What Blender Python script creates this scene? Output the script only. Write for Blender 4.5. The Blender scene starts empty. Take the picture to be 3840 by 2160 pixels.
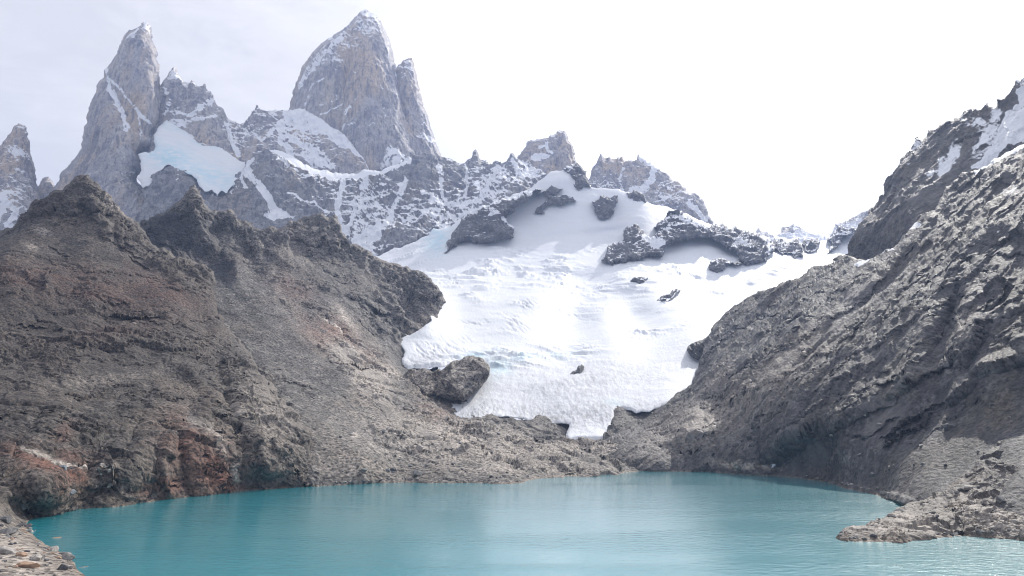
import bpy, math, random
import numpy as np
R = math.radians
S = bpy.context.scene

# ------------------------------------------------------------------ camera, sky, sun, exposure
H, PITCH, FPX = 48.0, R(11), 2560.0          # eye height above the lake (m), upward tilt, focal length in photo pixels
cd = bpy.data.cameras.new("camera"); cam = bpy.data.objects.new("camera", cd)
S.collection.objects.link(cam); S.camera = cam
cam.location = (0, 0, H); cam.rotation_euler = (R(90) + PITCH, 0, 0)
cd.lens, cd.sensor_width, cd.clip_start, cd.clip_end = 24, 36, 0.5, 60000

SUN_AZ, SUN_EL = R(33), R(39)                # azimuth clockwise from +Y
W = bpy.data.worlds.new("World"); S.world = W; W.use_nodes = True
sun = bpy.data.lights.new("sun", 'SUN'); sun.energy = 4.4; sun.angle = R(0.53); sun.color = (1, .95, .87)
so = bpy.data.objects.new("sun", sun); S.collection.objects.link(so)
so.rotation_euler = (R(90) - SUN_EL, 0, math.pi - SUN_AZ)
so.location = (3000, 4500, 4000)
S.view_settings.view_transform = 'Standard'; S.view_settings.look = 'None'
S.view_settings.exposure = 0.0; S.view_settings.gamma = 1.0; S.view_settings.use_curve_mapping = False
S.render.engine = 'CYCLES'
S.cycles.use_denoising = True; S.cycles.filter_width = 1.05
S.cycles.max_bounces = 6; S.cycles.diffuse_bounces = 3; S.cycles.glossy_bounces = 3
S.cycles.transparent_max_bounces = 8; S.cycles.volume_bounces = 1
S.cycles.sample_clamp_indirect = 8

# ------------------------------------------------------------------ node helper
class NT:
    def __init__(s, tree):
        s.t = tree; s.n = tree.nodes; s.l = tree.links; s.n.clear()
    def put(s, inp, v):
        if v is None: return
        if isinstance(v, bpy.types.NodeSocket): s.l.new(v, inp)
        else: inp.default_value = v
    def node(s, typ, **kw):
        n = s.n.new(typ)
        for k, v in kw.items(): setattr(n, k, v)
        return n
    def math(s, op, a, b=None, c=None, clamp=False):
        n = s.node('ShaderNodeMath', operation=op, use_clamp=clamp)
        s.put(n.inputs[0], a); s.put(n.inputs[1], b); s.put(n.inputs[2], c)
        return n.outputs[0]
    def noise(s, vec, scale, detail=5, rough=.6, dist=0.0):
        n = s.node('ShaderNodeTexNoise')
        s.put(n.inputs['Vector'], vec); n.inputs['Scale'].default_value = scale
        n.inputs['Detail'].default_value = detail; n.inputs['Roughness'].default_value = rough
        n.inputs['Distortion'].default_value = dist
        return n.outputs['Fac']
    def voro(s, vec, scale, feature='F1', out='Distance'):
        n = s.node('ShaderNodeTexVoronoi', feature=feature)
        s.put(n.inputs['Vector'], vec); n.inputs['Scale'].default_value = scale
        return n.outputs[out]
    def rng(s, v, a, b, c=0.0, d=1.0):
        n = s.node('ShaderNodeMapRange'); n.interpolation_type = 'SMOOTHSTEP'
        s.put(n.inputs[0], v)
        for i, q in enumerate((a, b, c, d)): n.inputs[1 + i].default_value = q
        return n.outputs[0]
    def mix(s, f, a, b, mode='MIX'):
        n = s.node('ShaderNodeMix', data_type='RGBA', blend_type=mode)
        s.put(n.inputs[0], f)
        for i, q in ((6, a), (7, b)):
            s.put(n.inputs[i], (*q, 1) if isinstance(q, tuple) and len(q) == 3 else q)
        return n.outputs[2]
    def scale(s, vec, k):
        n = s.node('ShaderNodeVectorMath', operation='MULTIPLY'); s.put(n.inputs[0], vec)
        n.inputs[1].default_value = k
        return n.outputs[0]
    def dot(s, vec, k):
        n = s.node('ShaderNodeVectorMath', operation='DOT_PRODUCT'); s.put(n.inputs[0], vec)
        n.inputs[1].default_value = k
        return n.outputs['Value']
    def attr(s, name):
        return s.node('ShaderNodeAttribute', attribute_name=name).outputs['Fac']
    def comb(s, x, y, z):
        n = s.node('ShaderNodeCombineXYZ')
        for i, q in enumerate((x, y, z)): s.put(n.inputs[i], q)
        return n.outputs[0]
    def bump(s, h, strength, dist):
        n = s.node('ShaderNodeBump'); s.put(n.inputs['Height'], h)
        s.put(n.inputs['Strength'], strength); n.inputs['Distance'].default_value = dist
        return n.outputs[0]

# sky: Nishita with a thin bright cloud sheet over it, greyer away from the sun
w = NT(W.node_tree)
sky = w.node('ShaderNodeTexSky', sky_type='NISHITA'); sky.sun_disc = False
sky.sun_elevation = SUN_EL; sky.sun_rotation = SUN_AZ; sky.altitude = 1200; sky.air_density = 1.0
gen = w.node('ShaderNodeTexCoord').outputs['Generated']
cl = w.noise(w.scale(gen, (1, 1, 2.2)), 3.2, 7, .62, .5)
cl2 = w.noise(w.scale(gen, (1, 1, 2.0)), 9.0, 6, .6, .8)
sv = (math.sin(SUN_AZ) * math.cos(SUN_EL), math.cos(SUN_AZ) * math.cos(SUN_EL), math.sin(SUN_EL))
toward = w.dot(gen, sv)
puff = w.math('SUBTRACT', w.math('ADD', cl, w.math('MULTIPLY', cl2, .5)), .75)
lit = w.math('ADD', w.rng(toward, .42, .80), w.math('MULTIPLY', puff, 2.8))
cloud = w.mix(w.math('MULTIPLY', lit, 1.0, clamp=True), (8.25, 8.2, 8.55), (10.2, 10.0, 10.2))
glow = w.math('POWER', w.rng(toward, .70, 1.02), 1.5)
gl = w.node('ShaderNodeMix', data_type='RGBA', blend_type='ADD'); gl.inputs[0].default_value = 1
gs = w.node('ShaderNodeVectorMath', operation='SCALE'); gs.inputs[0].default_value = (13, 12.8, 12.7); w.put(gs.inputs['Scale'], glow)
w.put(gl.inputs[6], cloud); w.put(gl.inputs[7], gs.outputs[0])
cover = w.rng(cl, .12, .38, .55, .97)
bg = w.node('ShaderNodeBackground')
w.put(bg.inputs['Color'], w.mix(cover, sky.outputs[0], gl.outputs[2])); bg.inputs['Strength'].default_value = .1
w.l.new(bg.outputs[0], w.node('ShaderNodeOutputWorld').inputs['Surface'])

# ------------------------------------------------------------------ numpy noise
_r = np.random.RandomState(7)
PM = np.concatenate([_r.permutation(256)] * 3).astype(np.int32)
GR = _r.normal(size=(256, 3)).astype(np.float32); GR /= np.linalg.norm(GR, axis=1)[:, None]
def perlin(x, y, z):
    x = np.asarray(x, np.float32); y = np.asarray(y, np.float32); z = np.asarray(z, np.float32)
    fx, fy, fz = np.floor(x), np.floor(y), np.floor(z)
    X, Y, Z = (fx.astype(np.int32) & 255), (fy.astype(np.int32) & 255), (fz.astype(np.int32) & 255)
    x, y, z = x - fx, y - fy, z - fz
    u, v, q = (t * t * t * (t * (t * 6 - 15) + 10) for t in (x, y, z))
    out = 0
    for i in (0, 1):
        a = PM[X + i]; wu = u if i else 1 - u
        for j in (0, 1):
            b = PM[a + Y + j]; wv = wu * (v if j else 1 - v)
            for k in (0, 1):
                g = GR[PM[b + Z + k]]
                out = out + wv * (q if k else 1 - q) * (g[..., 0] * (x - i) + g[..., 1] * (y - j) + g[..., 2] * (z - k))
    return out * 1.5
def fbm(p, lam, octs=4, gain=.5, off=0.):
    x, y, z = p; a, s, o = 1., 0., 0.; f = 1. / lam
    for k in range(octs):
        o = o + a * perlin(x * f + off + 17.3 * k, y * f + 5.1 * k, z * f - 9.7 * k); s += a; a *= gain; f *= 2.03
    return o / s
def ridged(p, lam, octs=4, gain=.5, off=0.):
    x, y, z = p; a, s, o = 1., 0., 0.; f = 1. / lam
    for k in range(octs):
        o = o + a * (1 - 2.2 * np.abs(perlin(x * f + off + 31.7 * k, y * f + 3.3 * k, z * f + 7.9 * k))); s += a; a *= gain; f *= 2.07
    return o / s
def facets(p, lam, off=0.):
    """rock blocks: every Voronoi cell is a tilted plane"""
    x, y, z = (np.asarray(q, np.float32) / lam + off for q in p)
    ix, iy, iz = (np.floor(q).astype(np.int32) for q in (x, y, z))
    best = np.full(x.shape, 9., np.float32); out = np.zeros(x.shape, np.float32)
    for i in (-1, 0, 1):
        for j in (-1, 0, 1):
            for k in (-1, 0, 1):
                h = PM[PM[PM[(ix + i) & 255] + ((iy + j) & 255)] + ((iz + k) & 255)]
                c = GR[h]; n = GR[PM[h]]
                dx, dy, dz = x - (ix + i + .5 + c[..., 0] * .45), y - (iy + j + .5 + c[..., 1] * .45), z - (iz + k + .5 + c[..., 2] * .45)
                d = dx * dx + dy * dy + dz * dz
                m = d < best
                best = np.where(m, d, best)
                out = np.where(m, n[..., 0] * dx + n[..., 1] * dy + n[..., 2] * dz + .35 * c[..., 0], out)
    return out
def sstep(a, b, x):
    t = np.clip((x - a) / (b - a), 0, 1); return t * t * (3 - 2 * t)

# ------------------------------------------------------------------ from photo pixel and distance to a point in the valley
CP, SP = math.cos(PITCH), math.sin(PITCH)
def at(U, V, Y):
    a = (1080 - V) / FPX; dy = CP - a * SP; dz = SP + a * CP
    return (U - 1920) / FPX / dy * Y, Y + 0 * U, H + dz / dy * Y
def lake_y(V):
    a = (1080 - V) / FPX; return H / -((SP + a * CP) / (CP - a * SP))
def depth_from(ctrl):
    """smooth distance field through surveyed points (u, v, metres)"""
    c = np.array(ctrl, float); q = c[:, :2] / 1000; n = len(c); eps = .09
    ph = lambda d2: np.sqrt(d2 + eps * eps)
    A = np.zeros((n + 3, n + 3)); A[:n, :n] = ph(((q[:, None] - q[None]) ** 2).sum(2)) + np.eye(n) * -.004
    A[:n, n] = 1; A[:n, n + 1:] = q; A[n:, :n] = A[:n, n:].T
    sol = np.linalg.solve(A, np.concatenate([np.log(c[:, 2]), [0, 0, 0]]))
    def f(U, V):
        U = np.asarray(U, float) / 1000; V = np.asarray(V, float) / 1000
        o = sol[n] + sol[n + 1] * U + sol[n + 2] * V
        for i in range(n): o = o + sol[i] * np.sqrt((U - q[i, 0]) ** 2 + (V - q[i, 1]) ** 2 + eps * eps)
        return np.exp(o)
    return f
def rough_line(pts, rough, rng, closed=True, minlen=5.):
    out = []; n = len(pts)
    def sub(a, b):
        L = math.hypot(b[0] - a[0], b[1] - a[1])
        if L < minlen: out.append(a); return
        t = rng.uniform(.35, .65); k = rng.gauss(0, rough) * min(L, 60)
        m = (a[0] + (b[0] - a[0]) * t - (b[1] - a[1]) / L * k, a[1] + (b[1] - a[1]) * t + (b[0] - a[0]) / L * k)
        sub(a, m); sub(m, b)
    for i in range(n if closed else n - 1): sub(pts[i], pts[(i + 1) % n])
    return out
def inside_mask(us, vs, poly):
    p = np.array(poly, float); x1, y1 = p[:, 0], p[:, 1]; x2, y2 = np.roll(x1, -1), np.roll(y1, -1)
    m = np.zeros((len(vs), len(us)), bool)
    for r, v in enumerate(vs):
        c = (y1 <= v) != (y2 <= v)
        if c.any():
            xs = np.sort(x1[c] + (v - y1[c]) / (y2[c] - y1[c]) * (x2[c] - x1[c]))
            m[r] = np.searchsorted(xs, us) % 2 == 1
    return m
def near_dist(us, vs, pts, Rm, closed=True):
    """distance to a polyline up to Rm, and the nearest point on it"""
    d2 = np.full((len(vs), len(us)), Rm * Rm, np.float32); qx = np.zeros_like(d2); qy = np.zeros_like(d2)
    st = us[1] - us[0]; sv = vs[1] - vs[0]; n = len(pts)
    for i in range(n if closed else n - 1):
        (ax, ay), (bx, by) = pts[i], pts[(i + 1) % n]
        i0 = max(0, int((min(ax, bx) - Rm - us[0]) / st)); i1 = min(len(us), int((max(ax, bx) + Rm - us[0]) / st) + 2)
        j0 = max(0, int((min(ay, by) - Rm - vs[0]) / sv)); j1 = min(len(vs), int((max(ay, by) + Rm - vs[0]) / sv) + 2)
        if i0 >= i1 or j0 >= j1: continue
        u = us[None, i0:i1]; v = vs[j0:j1, None]; ex, ey = bx - ax, by - ay
        t = np.clip(((u - ax) * ex + (v - ay) * ey) / max(ex * ex + ey * ey, 1e-9), 0, 1)
        px, py = ax + t * ex, ay + t * ey; q = (u - px) ** 2 + (v - py) ** 2
        s = np.s_[j0:j1, i0:i1]; m = q < d2[s]
        d2[s] = np.where(m, q, d2[s]); qx[s] = np.where(m, px, qx[s]); qy[s] = np.where(m, py, qy[s])
    return np.sqrt(d2), qx, qy
def grad_normals(P):
    du = np.stack([np.gradient(P[i], axis=1) for i in range(3)]); dv = np.stack([np.gradient(P[i], axis=0) for i in range(3)])
    n = np.cross(dv, du, axis=0); n /= np.linalg.norm(n, axis=0) + 1e-9
    s = np.sign((n * np.stack([P[0], P[1], P[2] - H])).sum(0)); return -n * s
def mesh_from(name, co, quads, mat, attrs=None):
    me = bpy.data.meshes.new(name)
    me.vertices.add(len(co)); me.vertices.foreach_set('co', np.ascontiguousarray(co, np.float32).ravel())
    nq = len(quads); me.loops.add(nq * 4); me.loops.foreach_set('vertex_index', np.ascontiguousarray(quads, np.int32).ravel())
    me.polygons.add(nq); me.polygons.foreach_set('loop_start', np.arange(0, nq * 4, 4, dtype=np.int32))
    me.update(calc_edges=True)
    for k, v in (attrs or {}).items():
        a = me.attributes.new(k, 'FLOAT', 'POINT'); a.data.foreach_set('value', np.ascontiguousarray(v, np.float32))
    me.materials.append(mat)
    return me
def link(name, me, label=None, cat=None, kind=None, group=None):
    o = bpy.data.objects.new(name, me); S.collection.objects.link(o)
    if label: o['label'] = label
    if cat: o['category'] = cat
    if kind: o['kind'] = kind
    if group: o['group'] = group
    return o
GRIDS = {}
def box_blur(a, n):
    for _ in range(n):
        b = np.pad(a, 1, mode='edge'); a = (b[:-2, 1:-1] + b[2:, 1:-1] + b[1:-1, :-2] + b[1:-1, 2:] + 2 * a) / 6
    return a
def terrain(key, name, label, cat, poly, depth, mat, step=3., rough=.12, fold=120., rnd=(60., 0.), off=0., disp=None,
            att=18., masks=None, snow=None, kind='structure', seed=1, M=6, minlen=5., bumps=(), warp=16., vk=1., lift_cap=.25, ridges=(), ledges=()):
    """One rock or ice body. Its outline and the distances across it are surveyed; rnd rounds its edge away, fold carries the
    surface round the edge and down its back; disp adds relief along the surface normal."""
    rng = random.Random(seed * 101 + 7)
    pl = rough_line(poly, rough, rng, minlen=minlen) if rough else rough_line(poly, 0, rng, minlen=30)
    a = np.array(pl); mg = M * step
    us = np.arange(max(a[:, 0].min(), -640) - mg, min(a[:, 0].max(), 4440) + mg + step, step)
    vs = np.arange(max(a[:, 1].min(), -60) - mg, min(a[:, 1].max(), 2290) + mg + step, step * vk)
    ins = inside_mask(us, vs, pl); Rm = max(rnd[0], att, mg) + step
    d, qx, qy = near_dist(us, vs, pl, Rm); d = np.where(ins, d, -d)
    U, V = np.meshgrid(us, vs); U0, V0 = U, V
    out = d < 0; snap = np.abs(d) < .5 * step
    okq = np.abs(d) < Rm - 1e-3
    U = np.where(snap & okq, qx, U); V = np.where(snap & okq, qy, V)
    o2 = out & ~snap & okq
    U = np.where(o2, qx + (qx - U0) * .5, U); V = np.where(o2, qy + (qy - V0) * .5, V)
    dd = np.where(snap, 0, d)
    Uc = np.clip(U, -130, 3980)
    Y = depth(Uc, V) if callable(depth) else depth_from(depth)(Uc, V)
    for (bu, bv, ru, rv, ang, amt) in bumps:
        c, s_ = math.cos(R(ang)), math.sin(R(ang)); x, y = U - bu, V - bv
        Y = Y + amt * np.exp(-(((x * c + y * s_) / ru) ** 2 + ((-x * s_ + y * c) / rv) ** 2))
    edge = sstep(0, 26, dd)
    for (pts, wd, amt) in ridges:                       # crests (amt > 0) and gullies (amt < 0)
        q, _, _ = near_dist(us, vs, rough_line(pts, .12, rng, closed=False, minlen=14) + [pts[-1]], wd, closed=False)
        Y = Y - amt * edge * (1 - q / wd) ** 1.3
    for (pts, wd, amt) in ledges:                       # broken rock steps with a sharp lip
        q, nx_, ny_ = near_dist(us, vs, rough_line(pts, .16, rng, closed=False, minlen=9) + [pts[-1]], wd, closed=False)
        dx, dy = pts[-1][0] - pts[0][0], pts[-1][1] - pts[0][1]
        sd = np.sign((V0 - ny_) * dx - (U0 - nx_) * dy) * (1 if dx > 0 else -1)
        f = np.where(sd < 0, 1., -.55) * np.clip(1 - q / wd, 0, 1) ** 1.2
        e = np.clip(((U0 - pts[0][0]) * dx + (V0 - pts[0][1]) * dy) / (dx * dx + dy * dy), 0, 1)
        Y = Y - amt * edge * f * sstep(0, .25, np.minimum(e, 1 - e) + .02)
    t = 1 - np.clip(np.maximum(dd, 0) / rnd[0], 0, 1)
    Y = Y - off + rnd[1] * (t * t - 1 if off else t * t)
    Y = Y + fold * np.clip(-dd / mg, 0, 2) ** 1.2
    P = np.stack(at(U, V, Y)).astype(np.float32)
    N = grad_normals(P)
    zz = np.full(U.shape, seed * 3.7)
    wi = np.clip(np.arange(len(us))[None] + (warp * fbm((U0, V0, zz), 48, 4, .6) / step).round().astype(int), 0, len(us) - 1)
    wj = np.clip(np.arange(len(vs))[:, None] + (warp * fbm((U0, V0, zz + 90), 48, 4, .6) / (step * vk)).round().astype(int), 0, len(vs) - 1)
    mk = {}
    for k, lst in (masks or {}).items():
        f = np.zeros(U.shape, np.float32)
        for it in lst:
            val = it[3] if len(it) > 3 else 1.
            if it[0] == 'poly':
                m = box_blur(inside_mask(us, vs, it[1]).astype(np.float32), it[2])
            elif it[0] == 'line':
                q, _, _ = near_dist(us, vs, it[1], it[2] * 1.6, closed=False); m = 1 - sstep(it[2] * .4, it[2] * 1.5, q)
            else:
                (cu, cv, ru, rv, ang) = it[1]; c, s_ = math.cos(R(ang)), math.sin(R(ang)); x, y = U - cu, V - cv
                m = np.exp(-(((x * c + y * s_) / ru) ** 2 + ((-x * s_ + y * c) / rv) ** 2))
            f = np.maximum(f, m * val) if val >= 0 else f + m * val
        mk[k] = f[wj, wi]
    wgt = sstep(0, att, dd)
    if disp is not None:
        h = np.minimum(disp(P, N, mk, U, V), lift_cap * np.maximum(dd, 0) * Y / FPX * (1 + 30 * np.clip(dd / Rm, 0, 1) ** 3) + .4)
        P = P + N * (h * wgt).astype(np.float32)
    N2 = grad_normals(P)
    if snow is not None: mk['snow'] = snow(P, N2, mk, U, V)
    g = d > -mg - .5 * step
    q = g[:-1, :-1] & g[1:, :-1] & g[:-1, 1:] & g[1:, 1:]
    idx = np.arange(U.size).reshape(U.shape)
    quads = np.stack([idx[:-1, :-1][q], idx[1:, :-1][q], idx[1:, 1:][q], idx[:-1, 1:][q]], 1)
    used = np.unique(quads); rm = np.full(U.size, -1, np.int64); rm[used] = np.arange(len(used))
    me = mesh_from(name, P.reshape(3, -1).T[used], rm[quads], mat, {k: v.ravel()[used] for k, v in mk.items()})
    o = link(name, me, label, cat, kind)
    GRIDS[key] = (us, vs, P, d, N2)
    return o

# ------------------------------------------------------------------ materials
def new_mat(name):
    m = bpy.data.materials.new(name); m.use_nodes = True; n = NT(m.node_tree)
    pb = n.node('ShaderNodeBsdfPrincipled'); n.l.new(pb.outputs[0], n.node('ShaderNodeOutputMaterial').inputs['Surface'])
    return m, n, pb
SNOW_C = (.80, .82, .86)
def rock_mat(name, c_dark, c_mid, c_light, unit, warm=None, red=None, streak=None, rough=.75, snow=True, speck=.35, strata=None, bump=.8, spec=.35, dark=(.035, .034, .038)):
    """unit = size in metres of one picture detail; colours are dry rock albedo, except dark, which also paints in shade"""
    m, n, pb = new_mat(name)
    pos = n.node('ShaderNodeNewGeometry').outputs['Position']
    big = n.noise(pos, .012 / unit, 6, .6, .4)
    mid = n.noise(pos, .075 / unit, 7, .68, .3)
    col = n.mix(n.rng(big, .36, .64), c_dark, c_mid)
    col = n.mix(n.rng(mid, .46, .70), col, c_light)
    if warm:
        wn = n.noise(n.scale(pos, (1, 1, .26)), .013 / unit, 6, .65, .6)
        col = n.mix(n.math('MULTIPLY', n.rng(wn, .46, .65), .62), col, warm)
    if streak:
        sn = n.noise(n.scale(pos, (1, 1, .10)), .07 / unit, 6, .65)
        col = n.mix(n.math('MULTIPLY', n.rng(sn, .50, .62), .75), col, streak)
        s2 = n.noise(n.scale(pos, (1, 1, .07)), .24 / unit, 5, .6)
        col = n.mix(n.math('MULTIPLY', n.rng(s2, .51, .62), .75), col, streak)
    if strata:
        L, A, B = strata
        vec = n.comb(n.math('MULTIPLY', n.dot(pos, L), .10), n.dot(pos, A), n.dot(pos, B))
        sn = n.noise(vec, .16 / unit, 6, .68, .4)
        col = n.mix(.62, col, n.mix(n.rng(sn, .36, .66), (.20, .21, .23), (1., .97, .92)), 'MULTIPLY')
    if red:
        rf = n.math('MULTIPLY', n.attr('red'), n.rng(n.noise(pos, .05 / unit, 6, .7), .30, .55))
        col = n.mix(rf, col, red)
    pale = n.math('MULTIPLY', n.attr('pale'), n.rng(n.noise(pos, .06 / unit, 6, .7), .22, .50))
    col = n.mix(pale, col, (.40, .352, .305))
    zz = n.math('ADD', n.node('ShaderNodeSeparateXYZ').outputs[2], n.math('MULTIPLY', n.noise(pos, .4, 3, .6), 1.2))
    n.l.new(pos, zz.node.inputs[0].links[0].from_node.inputs[0])
    col = n.mix(n.rng(zz, .7, 2.2, .55, 0.), col, (.20, .155, .115))
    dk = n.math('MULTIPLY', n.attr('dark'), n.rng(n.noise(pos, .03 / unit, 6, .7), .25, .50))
    col = n.mix(dk, col, dark)  # dark mask mixes real dark rock with shade painted into the colour
    # single stones and cracks
    st = n.voro(pos, .55 / unit, out='Color'); sv = n.node('ShaderNodeSeparateColor'); n.put(sv.inputs[0], st)
    f1 = n.noise(pos, .6 / unit, 3, .7)
    k = n.math('ADD', n.math('MULTIPLY', n.math('SUBTRACT', sv.outputs[0], .5), speck * 1.6), n.math('MULTIPLY', n.math('SUBTRACT', f1, .5), speck * 3.2))
    k = n.math('MULTIPLY', k, n.math('SUBTRACT', 1.0, n.math('MULTIPLY', n.attr('slab'), .7, clamp=True)))
    k = n.math('ADD', k, 1.0)
    col = n.mix(n.math('MULTIPLY', n.attr('slab'), .5, clamp=True), col, c_light)
    km = n.node('ShaderNodeMix', data_type='RGBA', blend_type='MULTIPLY'); km.inputs[0].default_value = 1
    n.put(km.inputs[6], col); n.put(km.inputs[7], k); col = km.outputs[2]
    bh = n.math('ADD', n.noise(pos, .35 / unit, 6, .7), n.math('MULTIPLY', n.voro(pos, .4 / unit), .35))
    nb = n.bump(bh, bump, 1.6 * unit)
    if snow:
        sf = n.math('ADD', n.attr('snow'), n.math('MULTIPLY', n.math('SUBTRACT', n.noise(pos, .22 / unit, 5, .7), .5), 1.0))
        sf = n.rng(sf, .42, .60)
        col = n.mix(sf, col, SNOW_C)
    n.put(pb.inputs['Base Color'], col); n.put(pb.inputs['Normal'], nb)
    pb.inputs['Roughness'].default_value = rough; pb.inputs['Specular IOR Level'].default_value = spec
    return m
def ice_mat():
    m, n, pb = new_mat("glacier_snow")
    pos = n.node('ShaderNodeNewGeometry').outputs['Position']
    col = n.mix(n.math('MULTIPLY', n.attr('blue'), n.rng(n.noise(pos, .03, 6, .6), .3, .6)), (.75, .77, .80), (.48, .68, .76))
    fl = n.noise(n.scale(pos, (.5, .11, .11)), .35, 6, .7, .6)
    spots = n.rng(n.noise(n.scale(pos, (.25, .5, .5)), .30, 4, .75), .60, .74)
    dirt = n.math('MULTIPLY', n.attr('dirt'), n.math('ADD', n.rng(fl, .42, .66), n.math('MULTIPLY', spots, .6)), clamp=True)
    col = n.mix(n.math('MULTIPLY', n.attr('dirt'), .9, clamp=True), col, (.56, .575, .60))
    col = n.mix(dirt, col, (.24, .24, .25))
    stone = n.math('MULTIPLY', n.attr('stones'), n.rng(n.noise(pos, .09, 6, .8), .58, .66))
    col = n.mix(stone, col, (.12, .12, .13))
    n.put(pb.inputs['Base Color'], col)
    n.put(pb.inputs['Normal'], n.bump(n.noise(n.scale(pos, (1, .5, 1)), .22, 6, .65), .5, 2.0))
    pb.inputs['Roughness'].default_value = .6; pb.inputs['Specular IOR Level'].default_value = .25
    return m
def unit_vec(a): a = np.array(a, float); return tuple(float(q) for q in a / np.linalg.norm(a))
_p0 = np.array([float(q) for q in at(2700., 1560., 800.)]); _p1 = np.array([float(q) for q in at(3350., 1130., 1000.)])
_p2 = np.array([float(q) for q in at(3500., 1600., 560.)])
RL = np.array(unit_vec(_p1 - _p0)); RN = np.cross(RL, _p2 - _p0); RN = np.array(unit_vec(RN)); RA = np.cross(RN, RL)
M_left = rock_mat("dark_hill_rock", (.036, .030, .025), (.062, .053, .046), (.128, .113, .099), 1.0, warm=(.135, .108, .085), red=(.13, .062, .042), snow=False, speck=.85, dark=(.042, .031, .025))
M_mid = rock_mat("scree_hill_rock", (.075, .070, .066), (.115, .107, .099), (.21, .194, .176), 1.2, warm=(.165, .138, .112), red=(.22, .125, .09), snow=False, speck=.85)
M_right = rock_mat("right_mountain_rock", (.060, .058, .063), (.098, .094, .097), (.168, .162, .162), 1.2, warm=(.115, .098, .080), strata=(tuple(RL), tuple(RA), tuple(RN)), rough=.62, spec=.26, speck=.55)
M_spur = rock_mat("spur_rock", (.065, .058, .051), (.12, .106, .093), (.24, .216, .19), .5, warm=(.18, .135, .098), snow=False, speck=.5, rough=.6, spec=.3)
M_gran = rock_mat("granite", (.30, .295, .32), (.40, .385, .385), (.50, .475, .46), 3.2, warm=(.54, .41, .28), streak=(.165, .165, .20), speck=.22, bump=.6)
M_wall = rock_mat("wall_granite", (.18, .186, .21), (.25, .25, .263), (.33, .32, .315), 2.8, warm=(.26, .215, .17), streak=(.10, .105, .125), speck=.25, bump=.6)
M_crag = rock_mat("crag_rock", (.085, .085, .095), (.125, .122, .130), (.19, .182, .182), 2.2, speck=.35)
M_ice = ice_mat()

# ------------------------------------------------------------------ relief
def rel_hill(sc=1.0, along=(.45, -.70, -.55)):
    al = np.array(unit_vec(along)); ac = np.array(unit_vec(np.cross(al, (0, 0, 1)))); up = np.cross(ac, al)
    def f(P, N, mk, U, V):
        x, y, z = P
        a, c, q = (v[0] * x + v[1] * y + v[2] * z for v in (al, ac, up))
        wob = 8 * fbm((x, y, z), 60 * sc, 3)
        gul = ridged(((c + wob) / 1., a / 3.2, q / 1.5), 95 * sc, 3, .5)
        outc = sstep(-.12, .22, fbm((x, y, z), 110 * sc, 4, .6, off=4)) * .75 + mk.get('outcrop', 0)
        scree = np.clip(mk.get('scree', 0), 0, 1)
        slab = np.clip(mk.get('slab', 0) + .85 * sstep(.16, .30, fbm((x + wob, y, z), 52 * sc, 3, .5, off=21)) * np.clip(outc, 0, 1) * (1 - scree), 0, 1)
        mk['slab'] = slab.astype(np.float32)
        k = np.clip(outc, 0, 1.2) * (1 - .85 * scree)
        bed = (x * .30 - y * .25 + z * .92) / (8 * sc) + .8 * fbm((x, y, z), 45 * sc, 3, off=2)
        saw = bed - np.floor(bed); terr = np.where(saw < .75, saw / .75, (1 - saw) / .25)
        calm = np.clip(mk.get('calm', 0), 0, 1)
        h = 5.0 * sc * gul + 6 * sc * fbm((x, y, z), 120 * sc, 2, off=9) + 2.2 * sc * (1 - .6 * scree) * fbm((x, y, z), 34 * sc, 3, .55, off=1)
        h = h + k * sc * (5.0 * facets((x + wob, y, z / 1.3), 52 * sc, 5.) + 3.6 * facets((x, y, z / 1.2), 24 * sc) + (1 - .7 * slab) * (1.5 * facets((x, y, z), 10 * sc, 3.3) + 1.3 * terr)
                          + (1 - .8 * slab) * 1.6 * ridged((c + wob, a / 2.6, q / 2), 20 * sc, 4, .55, off=6))
        fz = .30 + .70 * sstep(-.15, .25, fbm((x, y, z), 48 * sc, 3, .6, off=13))
        h = h + sc * fz * (1 - .8 * slab) * (.55 + .45 * np.clip(k, 0, 1)) * (.7 * fbm((x, y, z), 5.5 * sc, 3, .65) + 1.1 * facets((x, y, z), 5.6 * sc, 8.1) * (1 - .6 * scree) + .85 * facets((x, y, z), 2.8 * sc, 1.7))
        h = h * (1 - .93 * calm)
        cr = mk.get('crag', 0)
        h = h - 5 * cr * sc + cr * sc * (13 * ridged((x + wob, y, z / 3.), 44 * sc, 3, .5, off=8) + 6 * ridged((x + wob, y, z / 3.2), 17 * sc, 3, .6, off=2) + 4 * facets((x, y, z / 2.2), 15 * sc, 7.))
        return h
    return f
def rel_right(sc=1.0):
    def f(P, N, mk, U, V):
        x, y, z = P
        l, a, q = (v[0] * x + v[1] * y + v[2] * z for v in (RL, RA, RN))
        scree = np.clip(mk.get('scree', 0), 0, 1); k = 1 - .78 * scree
        wob = 10 * fbm((x, y, z), 90 * sc, 3)
        h = 9 * sc * fbm((l / 2.2, a, q), 150 * sc, 2) + 6 * sc * ridged((l / 3.5, a + wob, q), 75 * sc, 3)
        h = h + k * sc * (3.0 * ridged((l / 5.5, a + wob, q), 26 * sc, 4, .55, off=3) + 2.2 * facets((l / 3.2, a + wob * .6, q), 22 * sc)
                          + 1.1 * facets((l / 2.4, a, q), 9 * sc, 2.2))
        slab = sstep(.10, .28, fbm((l / 2.5, a, q), 60 * sc, 3, .5, off=21)) * (1 - scree); mk['slab'] = slab.astype(np.float32)
        h = h + sc * (1 - .75 * slab) * (.5 + .5 * k) * (.7 * fbm((l / 2.2, a, q), 6 * sc, 3, .65) + .3 * facets((x, y, z), 3.4 * sc, 1.7))
        return h
    return f
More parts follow.
